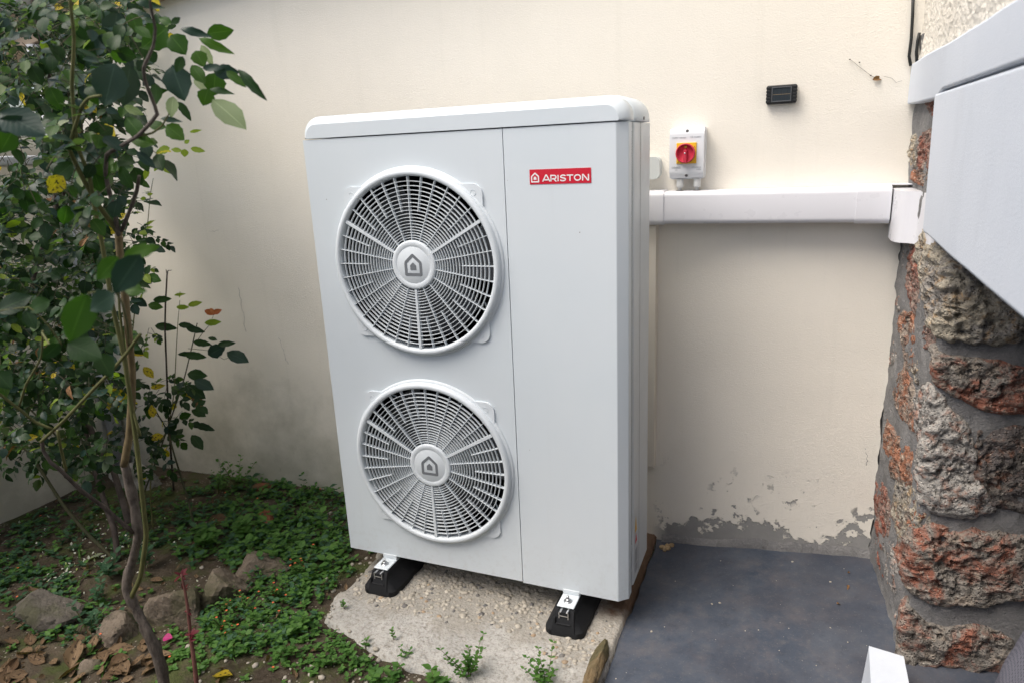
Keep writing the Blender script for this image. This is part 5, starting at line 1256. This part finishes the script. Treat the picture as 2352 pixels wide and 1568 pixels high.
def cover(n, poly_fn, L, mats_, h=(.0, .06)):
    k = 0; tr_ = 0
    while k < n and tr_ < n*30:
        tr_ += 1
        px, py = random.uniform(-40, 1320), random.uniform(1020, 1600); d_ = poly_fn(px, py)
        if random.random() > d_: continue
        p = at_z(px, py, -.115)
        if p.y > yw(p.x)-.02 or p.x > .95 or p.x < -1.78 or pdist(p.x, p.y) > -.01: continue
        c0 = Vector((p.x, p.y, gz(p.x, p.y)))
        a0 = random.uniform(0, 6.28); hh = random.uniform(*h)
        for lv in range(random.choice((2, 3, 4))):
            q = c0+Vector((0, 0, .004+hh*lv/4)); a = a0+lv*1.57; s_ = L*random.uniform(.5, 1.55)
            for sg in (0, math.pi):
                d = Vector((math.cos(a+sg), math.sin(a+sg), random.uniform(.1, .6))); gc.append((frame(q, d, Vector((random.gauss(0, .2), random.gauss(0, .2), 1)), s_), random.choice(LM[random.choice(mats_)]), s_))
        if random.random() < .010: fl.append(c0+Vector((0, 0, hh+.012)))
        k += 1
def blob(px, py, cx, cy, rx, ry): q = ((px-cx)/rx)**2+((py-cy)/ry)**2; return max(0, 1-q)**.5
def dA(px, py):                                             # patch between rocks and pad
    v = max(blob(px, py, 700, 1250, 120, 150), blob(px, py, 620, 1400, 130, 95), blob(px, py, 540, 1430, 90, 80), blob(px, py, 780, 1200, 60, 90))
    return min(1, v*1.2)
def dB(px, py):                                             # darker thin cover under the roses
    v = max(blob(px, py, 250, 1200, 260, 80), blob(px, py, 60, 1300, 160, 110), blob(px, py, 480, 1200, 150, 110), blob(px, py, 180, 1420, 140, 70)*.7)
    if 1220 < py < 1300 and 60 < px < 240: v *= .5
    return v
def dE(px, py): return .8 if 1085 < py < 1150 and 480 < px < 800 else 0
def dC(px, py): return .05+.5*max(blob(px, py, 730, 1500, 120, 60), blob(px, py, 880, 1520, 150, 50), blob(px, py, 440, 1490, 90, 60))
cover(150, dE, .017, ('weed', 'weed', 'weed_dark'), (.01, .05))
cover(640, dA, .0175, ('weed', 'weed', 'weed_dark'), (.01, .07))
cover(560, dB, .0185, ('weed', 'weed_dark', 'weed_dark'), (.005, .05))
LM['grass'] = [leaf_mesh('grass', 'weed', rt, .5, cv, seed=int(rt*900)) for rt, cv in ((.05, .2), (.07, .5), (.09, .7))]
cover(45, lambda px, py: max(dA(px, py), dB(px, py), dC(px, py)), .055, ('grass',), (.0, .01))
def dF(px, py): return math.exp(-abs(py-(1465+.36*(px-790)))/26) if 780 < px < 1330 else 0
cover(330, dC, .014, ('weed', 'weed'), (.0, .02))
cover(230, dF, .016, ('weed', 'weed'), (.0, .045))
cover(170, lambda px, py: max(dE(px, py), blob(px, py, 560, 1230, 200, 90), blob(px, py, 720, 1220, 90, 130)), .028, ('weed', 'weed', 'weed_dark'), (.03, .12))
for q in fl:
    for k in range(5): a = k*1.2566; gc.append((frame(q, Vector((math.cos(a), math.sin(a), .3)), Vector((0, 0, 1)), .0045), LM['flower'][k % 2], .004))
o = bulk('ground_cover', gc, None)
# scattered crumbs: white petals and chips on the soil, grit on the floor
cr = []
for _ in range(170):
    px, py = random.gauss(230, 110), random.gauss(1235, 45)
    p = at_z(px, py, -.115)
    if p.y > yw(p.x)-.03 or p.x < -1.75 or pdist(p.x, p.y) > 0: continue
    if random.random() < .45: px, py = 100+random.random()*260, 0; py = 1335-.45*(px-100)+random.gauss(0, 9); p = at_z(px, py, -.115)
    cr.append((frame(Vector((p.x, p.y, gz(p.x, p.y)+.012)), rv3(1), Vector((random.gauss(0, .5), random.gauss(0, .5), 1)), random.uniform(.008, .017)), random.choice(LM['petal']), .01))
for _ in range(240):
    px, py = random.uniform(-20, 800), random.uniform(1120, 1570); p = at_z(px, py, -.115)
    if p.y > yw(p.x)-.03 or p.x < -1.75 or pdist(p.x, p.y) > 0: continue
    cr.append((frame(Vector((p.x, p.y, gz(p.x, p.y)+.006)), rv3(1), Vector((random.gauss(0, .4), random.gauss(0, .4), 1)), random.uniform(.012, .03)), random.choice(LM['dead']), .02))
bulk('leaf_litter', cr, None)
gv = MB()
for _ in range(1100):
    px, py = random.uniform(430, 1150), random.uniform(1120, 1600); p = at_z(px, py, -.115)
    d_ = pdist(p.x, p.y)
    if p.y > yw(p.x)-.03 or p.x > .95 or d_ > .03 or random.random() > math.exp(min(0, d_)*9)+.12: continue
    r = random.choice((.0022, .003, .004, .006, .009))*random.uniform(.7, 1.2); zz = max(gz(p.x, p.y), padz(p.x, p.y) if p.x > -.05 and p.y > -.61 else -1)
    M = Matrix.Translation((p.x, p.y, zz+r*.2)) @ Matrix.Rotation(random.uniform(0, 6.28), 4, 'Z') @ Matrix.Scale(r, 4); gv.add([M @ v for v in iv], iff, True)
tag(gv.build('gravel', MT['pebble']), kind='stuff')
gt = MB()
for _ in range(34):
    px, py = random.uniform(1400, 2000), random.uniform(1270, 1566); p = at_z(px, py, -.1)
    if p.x < 1.02 or p.x > 1.70 or p.y > yw(p.x)-.04: continue
    r = random.choice((.0012, .0016, .0022, .0035))*random.uniform(.7, 1.2)
    M = Matrix.Translation((p.x, p.y, fz(p.x, p.y)+r*.3)) @ Matrix.Rotation(random.uniform(0, 6.28), 4, 'Z') @ Matrix.Scale(r, 4); gt.add([M @ v for v in iv], iff, True)
tag(gt.build('floor_grit', MT['pebble']), kind='stuff')
o = bulk('x', [(frame(wp(2004, 184), wp(2031, 176)-wp(2004, 184), Vector((0, -1, .3)), (wp(2031, 176)-wp(2004, 184)).length), LM['leaf_brown'][0], 1)], cw); o.name = 'dry_leaf'; del o['kind']
